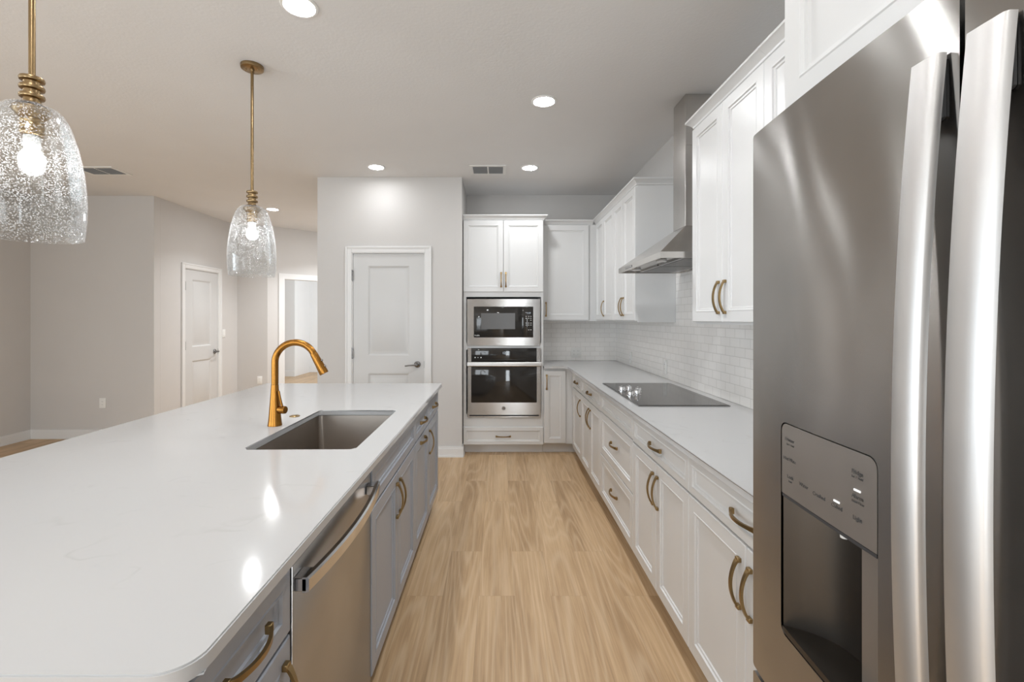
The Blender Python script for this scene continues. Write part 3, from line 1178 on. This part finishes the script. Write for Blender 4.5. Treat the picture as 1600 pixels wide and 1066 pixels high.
# ------------------------------------------------------------------ range hood
hx0, hy0, hy1, hz = 0.893, 2.577, 3.477, 1.736
r = thing('range_hood', 'stainless steel chimney range hood over the cooktop', 'range hood', (XR - 0.0095, 0, hz))
x0 = hx0 - (XR - 0.0095)
lip = 0.034
chx, cy_0, cy_1, chz = 1.187 - (XR - 0.0095), 2.970, 3.178, 1.990 - hz
bm = B()
sk = [(x0, hy0), (x0, hy1), (0, hy1), (0, hy0)]
ins = [(x0 + 0.012, hy0 + 0.012), (x0 + 0.012, hy1 - 0.012), (-0.004, hy1 - 0.012), (-0.004, hy0 + 0.012)]
top = [(chx, cy_0), (chx, cy_1), (0, cy_1), (0, cy_0)]
loft(bm, [[(x, y, 0.016) for x, y in ins], [(x, y, 0.0) for x, y in ins], [(x, y, 0) for x, y in sk], [(x, y, lip) for x, y in sk], [(x, y, chz) for x, y in top]])
obj('canopy', bm, M['hood'], r, smooth=15)
bm = B()
box(bm, chx + 0.001, -0.0005, cy_0 + 0.001, cy_1 - 0.001, chz + 0.0005, 2.506 - hz, 0.001, 1)
obj('lower_chimney', bm, M['hood'], r, smooth=0)
bm = B()
box(bm, chx + 0.003, -0.0005, cy_0 + 0.003, cy_1 - 0.003, 2.5065 - hz, CEIL - hz - 0.001, 0.001, 1)
obj('upper_chimney', bm, M['hood'], r, smooth=0)
for k in range(2):
    a = hy0 + 0.06 + k * 0.40
    bm = B()
    box(bm, x0 + 0.14, -0.05, a, a + 0.38, 0.004, 0.015)
    for q in range(12):
        yy = a + 0.02 + q * 0.029
        box(bm, x0 + 0.16, -0.07, yy, yy + 0.014, 0.001, 0.004)
    obj('grease_filter', bm, M['steel'], r, smooth=0)
for yy in (hy0 + 0.20, hy1 - 0.20):
    bm = B()
    lathe(bm, [(0.030, 0.002), (0.030, 0.014)], 24, (x0 + 0.075, yy, 0))
    obj('lamp_lens', bm, M['hoodlamp'], r)
bm = B()
ym = (hy0 + hy1) / 2
box(bm, x0 - 0.0015, x0 - 0.0002, ym + 0.10, ym + 0.26, 0.010, 0.024)
bp_ = obj('button_strip', bm, M['nickel'], r, smooth=0)
bm = B()
for q in range(5):
    box(bm, x0 - 0.003, x0 - 0.0016, ym + 0.112 + q * 0.03, ym + 0.124 + q * 0.03, 0.013, 0.021)
obj('buttons', bm, M['chrome'], bp_, smooth=0)

# ------------------------------------------------------------------ refrigerator
FY = 0.9605
r = thing('refrigerator', 'large stainless french door refrigerator with water dispenser at the right edge', 'refrigerator', (0.60, FY, 0), RZ)
FW, GAP = 0.912, 0.4538


def fy(x):
    return -0.0970 + 0.0205 * ((x - GAP) / 0.4538) ** 2


def curved(bm, outline, holes, z_is, back, inset=0.0):
    vl, es = [], []
    for lp in [outline] + holes:
        vs = [bm.verts.new((px, 0, pz)) for px, pz in lp]
        vl.append(vs)
        for i in range(len(vs)):
            es.append(bm.edges.new((vs[i], vs[(i + 1) % len(vs)])))
    bmesh.ops.triangle_fill(bm, edges=es, use_beauty=True)
    xs = [p[0] for p in outline]
    x = min(xs) + 0.02
    while x < max(xs) - 0.005:
        bmesh.ops.bisect_plane(bm, geom=bm.verts[:] + bm.edges[:] + bm.faces[:], plane_co=(x, 0, 0), plane_no=(1, 0, 0))
        x += 0.02
    xa, xb = min(xs), max(xs)
    for v in bm.verts:
        d = min(v.co.x - xa, xb - v.co.x)
        v.co.y = fy(v.co.x) + inset
    be = [e for e in bm.edges if len(e.link_faces) == 1]
    ret = bmesh.ops.extrude_edge_only(bm, edges=be)
    for v in ret['geom']:
        if isinstance(v, bmesh.types.BMVert):
            v.co.y = back
    return bm


FZ0, FZ1 = 0.690, 1.775
dx0, dx1, dzb, dzm, dzt = 0.1085, 0.3395, 0.831, 1.085, 1.214
bm = B()
hole = [(p[0], p[1]) for p in round_rect(dx0, dx1, dzb, dzt, 0.016)]
curved(bm, round_rect(0.0, GAP - 0.003, FZ0, FZ1, 0.006, 3), [hole], None, -0.006)
dl = obj('left_door', bm, M['fridge'], r, smooth=40)
bm = B()
curved(bm, round_rect(GAP + 0.003, FW, FZ0, FZ1, 0.006, 3), [], None, -0.006)
drr = obj('right_door', bm, M['fridge'], r, smooth=40)
bm = B()
curved(bm, round_rect(0.0, FW, 0.06, FZ0 - 0.010, 0.006, 3), [], None, -0.006)
fz = obj('freezer_drawer', bm, M['fridge'], r, smooth=40)
bm = B()
box(bm, 0.004, FW - 0.004, -0.005, 0.70, 0.03, 1.765)
obj('body', bm, M['dark'], r, smooth=0)
# bow handles


def fridge_bar(name, xa, xb, parent):
    bm = B()
    rings = []
    for i in range(31):
        z = 0.705 + i * (1.698 - 0.705) / 30
        X = 0.4655 + 0.0245 * ((z - 1.2015) / 0.497) ** 2
        y = X - 0.60
        xm = (xa + xb) / 2
        h2 = (xb - xa) / 2
        rings.append([(xm - h2, y + 0.003, z), (xm - h2 + 0.003, y, z), (xm, y - 0.0003, z), (xm + h2 - 0.003, y, z), (xm + h2, y + 0.003, z), (xm + h2, y + 0.011, z), (xm - h2, y + 0.011, z)])
    loft(bm, rings)
    h = obj('handle', bm, M['bar'], parent, smooth=50)
    for z0 in (0.708, 1.624):
        bm = B()
        box(bm, xa + 0.004, xb - 0.003, 0.4998 - 0.60, fy((xa + xb) / 2) - 0.0004, z0, z0 + 0.071, 0.003, 1)
        obj('handle_post', bm, M['dark'], h)  # dark colour stands in for black reflected in the shiny posts
    return h


fridge_bar('handle', 0.4030, 0.4390, dl)
fridge_bar('handle', 0.4685, 0.5105, drr)
bm = B()
rings = []
for i in range(21):
    x = 0.06 + i * (FW - 0.12) / 20
    y = fy(x) - 0.028 - 0.018 * (1 - ((x - FW / 2) / (FW / 2 - 0.06)) ** 2)
    rings.append([(x, y, 0.615), (x, y - 0.004, 0.62), (x, y - 0.004, 0.65), (x, y, 0.655), (x, y + 0.012, 0.655), (x, y + 0.012, 0.615)])
loft(bm, rings)
for x in (0.06, FW - 0.12):
    box(bm, x, x + 0.06, fy(x) - 0.022, fy(x) - 0.0003, 0.618, 0.652)
obj('handle', bm, M['bar'], fz, smooth=50)
# dispenser: control panel, recess, nozzle, tray
bm = B()
e = 0.0022
pan = round_rect(dx0 + e, dx1 - e, dzm, dzt - e, (0, 0, 0.015, 0.015))
curved(bm, pan, [], None, -0.058, 0.0006)
M['panel'] = metal('dispenser_panel_metal', (0.46, 0.44, 0.42), 0.42, 0.3, 'h', 0.0, 0.05)
cpn = obj('control_panel', bm, M['panel'], dl, smooth=40)


def pz(px, py, X=0.512):
    """local x,z on the fridge front from a pixel"""
    Y = X * F / (px - 779.0)
    return FY - Y, EYE - (py - 498.0) * Y / F


for s, px, py, sz in (('Freezer', 1233, 688, 0.0085), ('Set  /  Hold', 1234, 696, 0.0045), ('Hot Water', 1234, 719, 0.0085), ('Lock', 1234, 746, 0.0085), ('Hold', 1234, 753, 0.0045),
                      ('Water', 1257, 759, 0.0085), ('Crushed', 1283, 775, 0.0085), ('Cubed', 1313, 792, 0.0085), ('Fridge', 1347, 739, 0.0085), ('Set  /  Hold', 1347, 747, 0.0045),
                      ('Alarm', 1347, 777, 0.0085), ('Reset Filter', 1348, 786, 0.0050), ('Light', 1347, 811, 0.0085)):
    lx_, lz_ = pz(px, py)
    bm = B()
    text_into(bm, s, sz, lx_, lz_ - sz * 0.35, fy(lx_) - 0.0002)
    obj('lettering', bm, M['print'], cpn, smooth=0)
for px, py in ((1346.5, 767), (1312.5, 784)):
    lx_, lz_ = pz(px, py)
    bm = B()
    box(bm, lx_ - 0.006, lx_ + 0.006, fy(lx_) - 0.0004, fy(lx_) + 0.0004, lz_ - 0.0014, lz_ + 0.0014)
    obj('indicator_light', bm, M['led'], cpn, smooth=0)
# recess as a curved cup
bm = B()
rings = []
zs = (dzb + 0.002, dzm - 0.001)
xm, hw_ = (dx0 + dx1) / 2, (dx1 - dx0) / 2 - 0.003
prof = []
for i in range(25):
    t = -1 + 2 * i / 24
    x = xm + hw_ * t
    d = 0.075 * (1 - abs(t) ** 3.2)
    prof.append((x, fy(x) + 0.003 + d))
v0 = [bm.verts.new((x, min(y, -0.008), zs[0])) for x, y in prof]
v1 = [bm.verts.new((x, min(y, -0.008), zs[1])) for x, y in prof]
for i in range(24):
    bm.faces.new((v0[i], v0[i + 1], v1[i + 1], v1[i]))
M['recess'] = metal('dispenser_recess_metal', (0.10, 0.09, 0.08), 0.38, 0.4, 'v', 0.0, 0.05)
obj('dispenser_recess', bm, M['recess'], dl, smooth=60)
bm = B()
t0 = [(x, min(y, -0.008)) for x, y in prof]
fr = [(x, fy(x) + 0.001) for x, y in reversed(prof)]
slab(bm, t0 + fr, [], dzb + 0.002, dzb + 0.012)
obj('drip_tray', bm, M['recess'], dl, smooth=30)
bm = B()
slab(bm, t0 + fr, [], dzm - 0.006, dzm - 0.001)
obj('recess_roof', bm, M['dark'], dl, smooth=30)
bm = B()
lx_, lz_ = pz(1305, 822, 0.55)
lathe(bm, [(0.006, dzm - 0.026), (0.008, dzm - 0.006)], 16, (xm + 0.01, fy(xm) + 0.03, 0))
obj('nozzle', bm, M['plastic'], dl)
bm = B()
box(bm, xm + 0.045, xm + 0.080, fy(xm) + 0.028, fy(xm) + 0.033, dzb + 0.03, dzm - 0.02, 0.002, 1)
obj('paddle', bm, M['panel'], dl)

# ------------------------------------------------------------------ island
IX = -0.470
IZ = pi / 2


def yi(px):
    return 0.45 * F / (779.0 - px)


ig = 'grey island cabinets facing the aisle'
ID = 0.60


def island_cab(name, label, y0, y1, fronts, hollow=False):
    w = y1 - y0
    op = None
    if hollow:
        op = [(0.001, 0.018, 0, ID, 0.115, 0.8865), (w - 0.018, w - 0.001, 0, ID, 0.115, 0.8865), (0.018, w - 0.018, 0, 0.02, 0.115, 0.8865),
              (0.018, w - 0.018, ID - 0.015, ID, 0.115, 0.8865), (0.018, w - 0.018, 0.02, ID - 0.015, 0.115, 0.135)]
    return cabinet(name, label, 'cabinet', (IX, y0, 0), IZ, w, ID, 0.115, 0.8865, M['gray'], fronts(w), ig, openings=op)


Y_dw0, Y_dw1 = 1.016, 1.654
Y_s1, Y_p1, Y_e1 = 1.659 + 0.855, 2.998, 3.478
island_cab('island_cabinet', 'grey island cabinet nearest the viewer, drawer over a door', 0.655, Y_dw0 - 0.004,
           lambda w: [('drawer', G3, w - G3, OZ0, OZ1, 0.040, (w / 2, 0.800, 'h')), ('door', G3, w - G3, 0.125, DZ1, 0.055, (w - 0.034, 0.60, 'v'))])
island_cab('sink_base_cabinet', 'grey two-door sink cabinet beside the dishwasher', 1.660, Y_s1,
           lambda w: [('false_front', G3, w - G3, OZ0, OZ1, 0.040, None), ('door', G3, w / 2 - G3, 0.125, DZ1, 0.055, (w / 2 - 0.032, 0.60, 'v')),
                      ('door', w / 2 + G3, w - G3, 0.125, DZ1, 0.055, (w / 2 + 0.032, 0.60, 'v'))], True)
island_cab('island_cabinet', 'grey island cabinet with a horizontal pull on its door, beyond the sink cabinet', Y_s1 + 0.001, Y_p1,
           lambda w: [('drawer', G3, w - G3, OZ0, OZ1, 0.040, (w / 2, 0.80, 'h')), ('door', G3, w - G3, 0.125, DZ1, 0.055, (w / 2, 0.685, 'h'))])
island_cab('island_cabinet', 'grey island cabinet at the far end, vertical pull on its door', Y_p1 + 0.001, Y_e1,
           lambda w: [('drawer', G3, w - G3, OZ0, OZ1, 0.040, (w / 2, 0.80, 'h')), ('door', G3, w - G3, 0.125, DZ1, 0.055, (0.034, 0.60, 'v'))])
bm = B()
box(bm, -1.36, IX - ID - 0.001, 0.655, Y_e1, 0, 0.8865)
structure('wall_island', bm, M['gray'], 'grey back panel of the island under the seating overhang')

# island counter with sink cut-out
IX0, IX1, IY0, IY1 = -1.74, -0.425, 0.636, 3.508
sx0, sx1, sy0, sy1 = -0.950, -0.537, 1.734, 2.476
bm = B()
slab(bm, round_rect(IX0, IX1, IY0, IY1, (0.05, 0.055, 0.004, 0.004), 10), [round_rect(sx0, sx1, sy0, sy1, (0.022, 0.022, 0.018, 0.018), 5)], 0.8870, 0.914)
bmesh.ops.bevel(bm, geom=[e for e in bm.edges if e.calc_face_angle(0) > 0.9], offset=0.003, segments=2, affect='EDGES')
tag(obj('island_countertop', bm, M['quartz'], smooth=30), 'broad white quartz countertop on the grey island', 'countertop')

r = thing('sink', 'undermount stainless sink in the island countertop', 'sink', ((sx0 + sx1) / 2, (sy0 + sy1) / 2, 0.8865))
qx, qy = (sx1 - sx0) / 2 + 0.003, (sy1 - sy0) / 2 + 0.003
bm = B()
outer = round_rect(-qx - 0.012, qx + 0.012, -qy - 0.012, qy + 0.012, 0.03, 6)
inner = round_rect(-qx, qx, -qy, qy, 0.022, 6)
floor_ = round_rect(-qx + 0.008, qx - 0.008, -qy + 0.008, qy - 0.008, 0.03, 6)
fl2 = round_rect(-qx + 0.03, qx - 0.03, -qy + 0.03, qy - 0.03, 0.02, 6)
vr = [[bm.verts.new((x, y, z)) for x, y in lp] for lp, z in ((outer, -0.0005), (inner, -0.0005), (floor_, -0.215), (fl2, -0.232))]
for a, b_ in zip(vr, vr[1:]):
    for k in range(len(a)):
        j = (k + 1) % len(a)
        bm.faces.new((a[k], a[j], b_[j], b_[k]))
bm.faces.new(vr[-1])
obj('basin', bm, M['sink'], r, smooth=50)
bm = B()
lathe(bm, [(0.055, -0.2315), (0.055, -0.2295), (0.042, -0.2285), (0.038, -0.2312)], 32, (0, 0.05, 0))
obj('drain', bm, M['chrome'], r)

# faucet
fx, fyy = -1.017, 2.124
r = thing('faucet', 'tall copper gold gooseneck faucet beside the island sink', 'faucet', (fx, fyy, 0.9142))
bm = B()
zn = 1.100 - 0.9142
prof = [(0.0310, 0), (0.0310, 0.003), (0.0295, 0.010)]
for i in range(1, 13):
    t = i / 12
    prof.append((0.0295 - 0.0140 * (t ** 0.85), 0.010 + (zn - 0.010) * t))
lathe(bm, prof, 40)
obj('body', bm, M['gold'], r)
R = 0.0935
cz = 1.198 - 0.9142
pts = [(0, 0, zn + 0.001), (0, 0, zn + 0.05)]
for i in range(33):
    a = pi - radians(152) * i / 32
    pts.append((R + R * cos(a), 0, cz + R * sin(a)))
bm = B()
tube(bm, pts, 0.0150, 24)
obj('spout', bm, M['gold'], r)
end = Vector(pts[-1])
dv = Vector((sin(radians(28)), 0, -cos(radians(28))))
bm = B()
tube(bm, [end + dv * q for q in (0.0005, 0.006, 0.05, 0.098, 0.104)], [0.0156, 0.0164, 0.0182, 0.0205, 0.0195], 28)
sh = obj('spray_head', bm, M['gold'], r)
bm = B()
side = Vector((cos(radians(28)), 0, sin(radians(28))))
for q in (0.045, 0.075):
    pc = end + dv * q + side * (0.0172 + 0.0002 / 0.03)
    tube(bm, [end + dv * q + side * 0.016, end + dv * q + side * 0.0225], [0.005, 0.0045], 12)
obj('spray_button', bm, M['nickel'], sh)
bm = B()
zk = 0.987 - 0.9142
tube(bm, [(0.022, -0.004, zk), (0.050, -0.012, zk), (0.054, -0.013, zk)], [0.0165, 0.0175, 0.0160], 24)
kn = obj('handle', bm, M['gold'], r)
bm = B()
tube(bm, [(0.038, -0.010, zk + 0.012), (0.030, -0.012, zk + 0.050), (0.024, -0.012, zk + 0.086)], [0.0055, 0.0048, 0.0040], 14)
obj('lever', bm, M['gold'], kn)

bm = B()
lathe(bm, [(0.0245, 0), (0.0245, 0.002), (0.022, 0.004), (0.017, 0.004), (0.016, 0.0025), (0.011, 0.0025), (0.010, 0.006), (0.004, 0.0065)], 36)
tag(obj('sink_air_switch', bm, M['brass'], None, (-1.014, 2.323, 0.9142)), 'small round brass button on the counter behind the sink', 'button')

# dishwasher
r = thing('dishwasher', 'stainless dishwasher with bowed bar handle in the grey island', 'dishwasher', (-0.452, Y_dw0, 0), IZ)
w = Y_dw1 - Y_dw0
bm = B()
box(bm, 0.0, w - 0.001, 0.030, 0.59, 0.10, 0.8855)
obj('body', bm, M['dark'], r, smooth=0)
bm = B()
box(bm, 0.02, w - 0.02, 0.085, 0.10, 0.0, 0.0995)
obj('toe_kick', bm, M['dark'], r, smooth=0)
bm = B()
box(bm, 0.009, w - 0.004, 0.0, 0.029, 0.115, 0.856, 0.003, 2)
dr = obj('door', bm, M['steel'], r)
bm = B()
box(bm, 0.010, w - 0.006, 0.008, 0.029, 0.857, 0.872)
obj('control_strip', bm, M['dark'], r, smooth=0)
bm = B()
rings = []
for i in range(33):
    t = -1 + i / 16
    x = w / 2 + t * (w / 2 - 0.012)
    y = -0.030 - 0.026 * (1 - t * t)
    rings.append([(x, y, 0.796), (x, y - 0.005, 0.800), (x, y - 0.005, 0.826), (x, y, 0.830), (x, y + 0.010, 0.830), (x, y + 0.010, 0.796)])
loft(bm, rings)
for a in (0.012, w - 0.012 - 0.050):
    box(bm, a, a + 0.050, -0.030, -0.0004, 0.798, 0.828, 0.002, 1)
obj('handle', bm, M['chrome'], dr, smooth=30)

# ------------------------------------------------------------------ pendants


def pendant(label, loc):
    r = thing('pendant_light', label, 'pendant light', (loc[0], loc[1], CEIL), 0, 'glass pendant lights over the island')
    Z = -CEIL
    bm = B()
    lathe(bm, [(0.060, -0.0005), (0.061, -0.006), (0.059, -0.018), (0.054, -0.021), (0.012, -0.022), (0.010, -0.034)], 40)
    for s in (-1, 1):
        lathe(bm, [(0.0045, -0.0215), (0.0035, -0.026)], 12, (s * 0.036, 0, 0))
    obj('canopy', bm, M['pbrass'], r)
    bm = B()
    lathe(bm, [(0.0082, -0.030), (0.0082, Z + 2.120)], 20)
    obj('rod', bm, M['pbrass'], r)
    bm = B()
    prof = [(0.010, Z + 2.1235), (0.0195, Z + 2.122)]
    for zc in (2.115, 2.090, 2.064):
        prof += [(0.0200, Z + zc + 0.008), (0.0285, Z + zc + 0.005), (0.0300, Z + zc), (0.0285, Z + zc - 0.005), (0.0200, Z + zc - 0.008)]
    prof += [(0.021, Z + 2.046), (0.034, Z + 2.040), (0.036, Z + 2.0365)]
    lathe(bm, prof, 36)
    obj('collar', bm, M['pbrass'], r)
    bm = B()
    prof = [(0.030, Z + 2.030), (0.044, Z + 2.028), (0.0455, Z + 2.020), (0.042, Z + 2.012), (0.030, Z + 2.000)]
    for zc in (1.990, 1.974, 1.956):
        prof += [(0.0265, Z + zc + 0.007), (0.0285, Z + zc + 0.003), (0.0285, Z + zc - 0.003), (0.0265, Z + zc - 0.007)]
    prof += [(0.020, Z + 1.946)]
    lathe(bm, prof, 36)
    obj('socket', bm, M['pbrass'], r)
    bm = B()
    lathe(bm, [(0.019, Z + 1.9455), (0.0205, Z + 1.940), (0.0190, Z + 1.915)], 28)
    bs = obj('bulb_base', bm, M['plastic'], r)
    bm = B()
    prof = [(0.0175, Z + 1.9148), (0.0172, Z + 1.9050)]
    for i in range(1, 17):
        a = radians(35) + (pi - radians(35)) * i / 16
        prof.append((max(0.0305 * sin(a), 0.0004), Z + 1.876 + 0.0305 * cos(a)))
    lathe(bm, prof, 32)
    obj('bulb', bm, M['bulb'], r)
    bm = B()
    prof = [(0.0365, 2.036), (0.048, 2.0345), (0.060, 2.029), (0.073, 2.016), (0.084, 1.996), (0.094, 1.966), (0.1035, 1.932), (0.112, 1.892), (0.119, 1.846),
            (0.1235, 1.800), (0.1255, 1.756), (0.1250, 1.712), (0.1220, 1.672), (0.1185, 1.643)]
    ins = [(p[0] - 0.003, p[1] - (0.002 if k < 4 else 0)) for k, p in enumerate(prof)]
    full = [(a, Z + z) for a, z in prof] + [(0.1170, Z + 1.6415)] + [(a, Z + z) for a, z in reversed(ins)]
    lathe(bm, full, 72, cap=False)
    obj('glass_shade', bm, M['seeded'], r, smooth=60)
    return r


pendant('seeded glass pendant nearest the viewer, cut by the left edge', (-1.396, 1.398))
pendant('seeded glass pendant with brass rod hanging over the faucet', (-1.396, 2.647))

# ------------------------------------------------------------------ recessed lights, vents, plates
K = F / 711.0
LT = [((-0.911, 2.082), 1.0, 'recessed ceiling light at the top edge between the pendants and hood'),
      ((0.299, 2.995), 1.5, 'recessed ceiling light nearest the hood chimney'),
      ((-1.154, 4.296), 0.1, 'recessed ceiling light just before the pantry wall'),
      ((0.297, 4.314), 0.6, 'recessed ceiling light next to the square vent before the oven cabinet'),
      ((-2.956, 5.954), 4.5, 'recessed ceiling light near the cased opening'),
      ((0.299, 1.69), 0.9, 'recessed ceiling light over the aisle outside the view'),
      ((-0.911, 0.60), 0.8, 'added recessed ceiling light over the near island outside the view'),  # unseen lamp added for more light
      ((0.000, -0.70), 0.3, 'added recessed ceiling light behind the viewer'),  # put in as extra light, no lamp known here
      ((-2.25, 6.90), 7.0, 'added recessed ceiling light brightening the hall, hidden behind the pantry wall'),  # added to brighten the hall wall
      ((-3.6, 1.2), 1.0, 'added recessed ceiling light over the living area outside the view')]  # added lamp, lights the living side from out of view
first = None
for (x, y), wf, lab in LT:
    beam = bpy.data.lights.new('ceiling_lamp_beam', 'AREA')
    beam.shape = 'DISK'
    beam.size = 0.12
    beam.energy = LED_W * wf
    beam.spread = radians(125)
    beam.color = (0.96, 0.98, 1.0)
    bo = bpy.data.objects.new('ceiling_lamp_beam', beam)
    COL.objects.link(bo)
    bo.location = (x, y * K, CEIL - 0.006)
    if first is None:
        r = thing('ceiling_light', lab, 'ceiling light', (x, y * K, CEIL), 0, 'recessed ceiling lights')
        bm = B()
        lathe(bm, [(0.066, -0.0005), (0.066, -0.004), (0.070, -0.007), (0.080, -0.006), (0.084, -0.0025), (0.084, -0.0005)], 48, cap=False)
        obj('trim_ring', bm, M['plastic'], r)
        bm = B()
        lathe(bm, [(0.0655, -0.0005), (0.0655, -0.0035), (0.050, -0.0045)], 48)
        obj('lens', bm, M['lamp'], r)
        first = r
    else:
        c2 = first.copy()
        COL.objects.link(c2)
        c2.location = (x, y * K, CEIL)
        c2['label'] = lab
        for ch in first.children:
            d2 = ch.copy()
            COL.objects.link(d2)
            d2.parent = c2
            if wf == 0.1 and d2.name.startswith('lens'):
                d2.data = d2.data.copy()
                d2.data.materials[0] = M['lamp_dimmed']


def vent(label, x0, x1, y0, y1, n):
    r = thing('ceiling_vent', label, 'vent', ((x0 + x1) / 2, (y0 + y1) / 2, CEIL), 0, 'ceiling air vents')
    a, b_ = (x1 - x0) / 2, (y1 - y0) / 2
    fw = 0.028
    bm = B()
    for q in ((-a, a, -b_, -b_ + fw), (-a, a, b_ - fw, b_), (-a, -a + fw, -b_ + fw, b_ - fw), (a - fw, a, -b_ + fw, b_ - fw), (-0.006, 0.006, -b_ + fw, b_ - fw)):
        box(bm, q[0], q[1], q[2], q[3], -0.008, -0.0005)
    obj('frame', bm, M['plastic'], r, smooth=0)
    bm = B()
    box(bm, -a + fw, a - fw, -b_ + fw, b_ - fw, -0.0012, -0.0005)
    obj('duct_plate', bm, M['duct'], r, smooth=0)
    bm = B()
    for sgn in (-1, 1):
        xa, xb = (0.0065, a - fw - 0.0005) if sgn > 0 else (-a + fw + 0.0005, -0.0065)
        for i in range(n):
            y = -b_ + fw + 0.008 + i * (2 * (b_ - fw) - 0.012) / n
            m_ = Matrix.Translation((0, y, -0.006)) @ Matrix.Rotation(radians(-50), 4, 'X')
            box(bm, xa, xb, -0.006, 0.006, -0.0005, 0.0005, mtx=m_)
    obj('louvres', bm, M['duct'], r, smooth=0)


vent('square ceiling vent beside the light above the oven cabinet', -0.272, 0.070, 4.24 * K, 4.505 * K, 9)
vent('ceiling vent over the living room seen beside the near pendant', -4.02, -3.64, 4.278 * K, 4.525 * K, 9)


def wall_plate(name, label, cat, loc, rz, w, h, kind, group=None):
    r = thing(name, label, cat, loc, rz, group)
    bm = B()
    box(bm, -w / 2, w / 2, -0.0065, -0.0008, -h / 2, h / 2, 0.0025, 2)
    obj('cover_plate', bm, M['plastic'], r)
    n = max(1, round(w / 0.07) if w > 0.1 else 1)
    for i in range(n):
        cx_ = (i - (n - 1) / 2) * 0.046
        if kind == 'switch':
            bm = B()
            box(bm, cx_ - 0.016, cx_ + 0.016, -0.0095, -0.006, -0.033, 0.033, 0.001, 1)
            obj('rocker', bm, M['plastic'], r)
        else:
            bm = B()
            box(bm, cx_ - 0.0165, cx_ + 0.0165, -0.0085, -0.006, -0.034, 0.034, 0.001, 1)
            rc = obj('receptacle', bm, M['plastic'], r)
            bm = B()
            for zc in (-0.018, 0.018):
                for dx in (-0.006, 0.006):
                    box(bm, cx_ + dx - 0.001, cx_ + dx + 0.001, -0.0088, -0.0084, zc - 0.004, zc + 0.004)
            obj('slots', bm, M['slot'], rc, smooth=0)
    return r


wall_plate('wall_outlet', 'white outlet low on the grey living room wall', 'outlet', (-4.616, 5.45, 0.415), 0, 0.075, 0.118, 'outlet', 'wall outlets')
wall_plate('wall_outlet', 'white outlet low on the short wall beyond the hall door', 'outlet', (-3.675, 7.19, 0.455), 0, 0.075, 0.118, 'outlet', 'wall outlets')
wall_plate('wall_outlet', 'white double outlet on the corner backsplash right of the oven', 'outlet', (0.898, YB - 0.008, 1.007), 0, 0.120, 0.118, 'outlet', 'wall outlets')
wall_plate('wall_outlet', 'white outlet on the side backsplash behind the cooktop', 'outlet', (XR - 0.008, 3.80, 1.01), RZ, 0.075, 0.118, 'outlet', 'wall outlets')
wall_plate('wall_outlet', 'white outlet on the side backsplash close to the inner corner', 'outlet', (XR - 0.008, 4.80, 1.00), RZ, 0.075, 0.118, 'outlet', 'wall outlets')
wall_plate('light_switch', 'white light switch right of the narrow hall door', 'switch', (-4.02, 6.83, 1.185), pi / 2, 0.075, 0.118, 'switch')
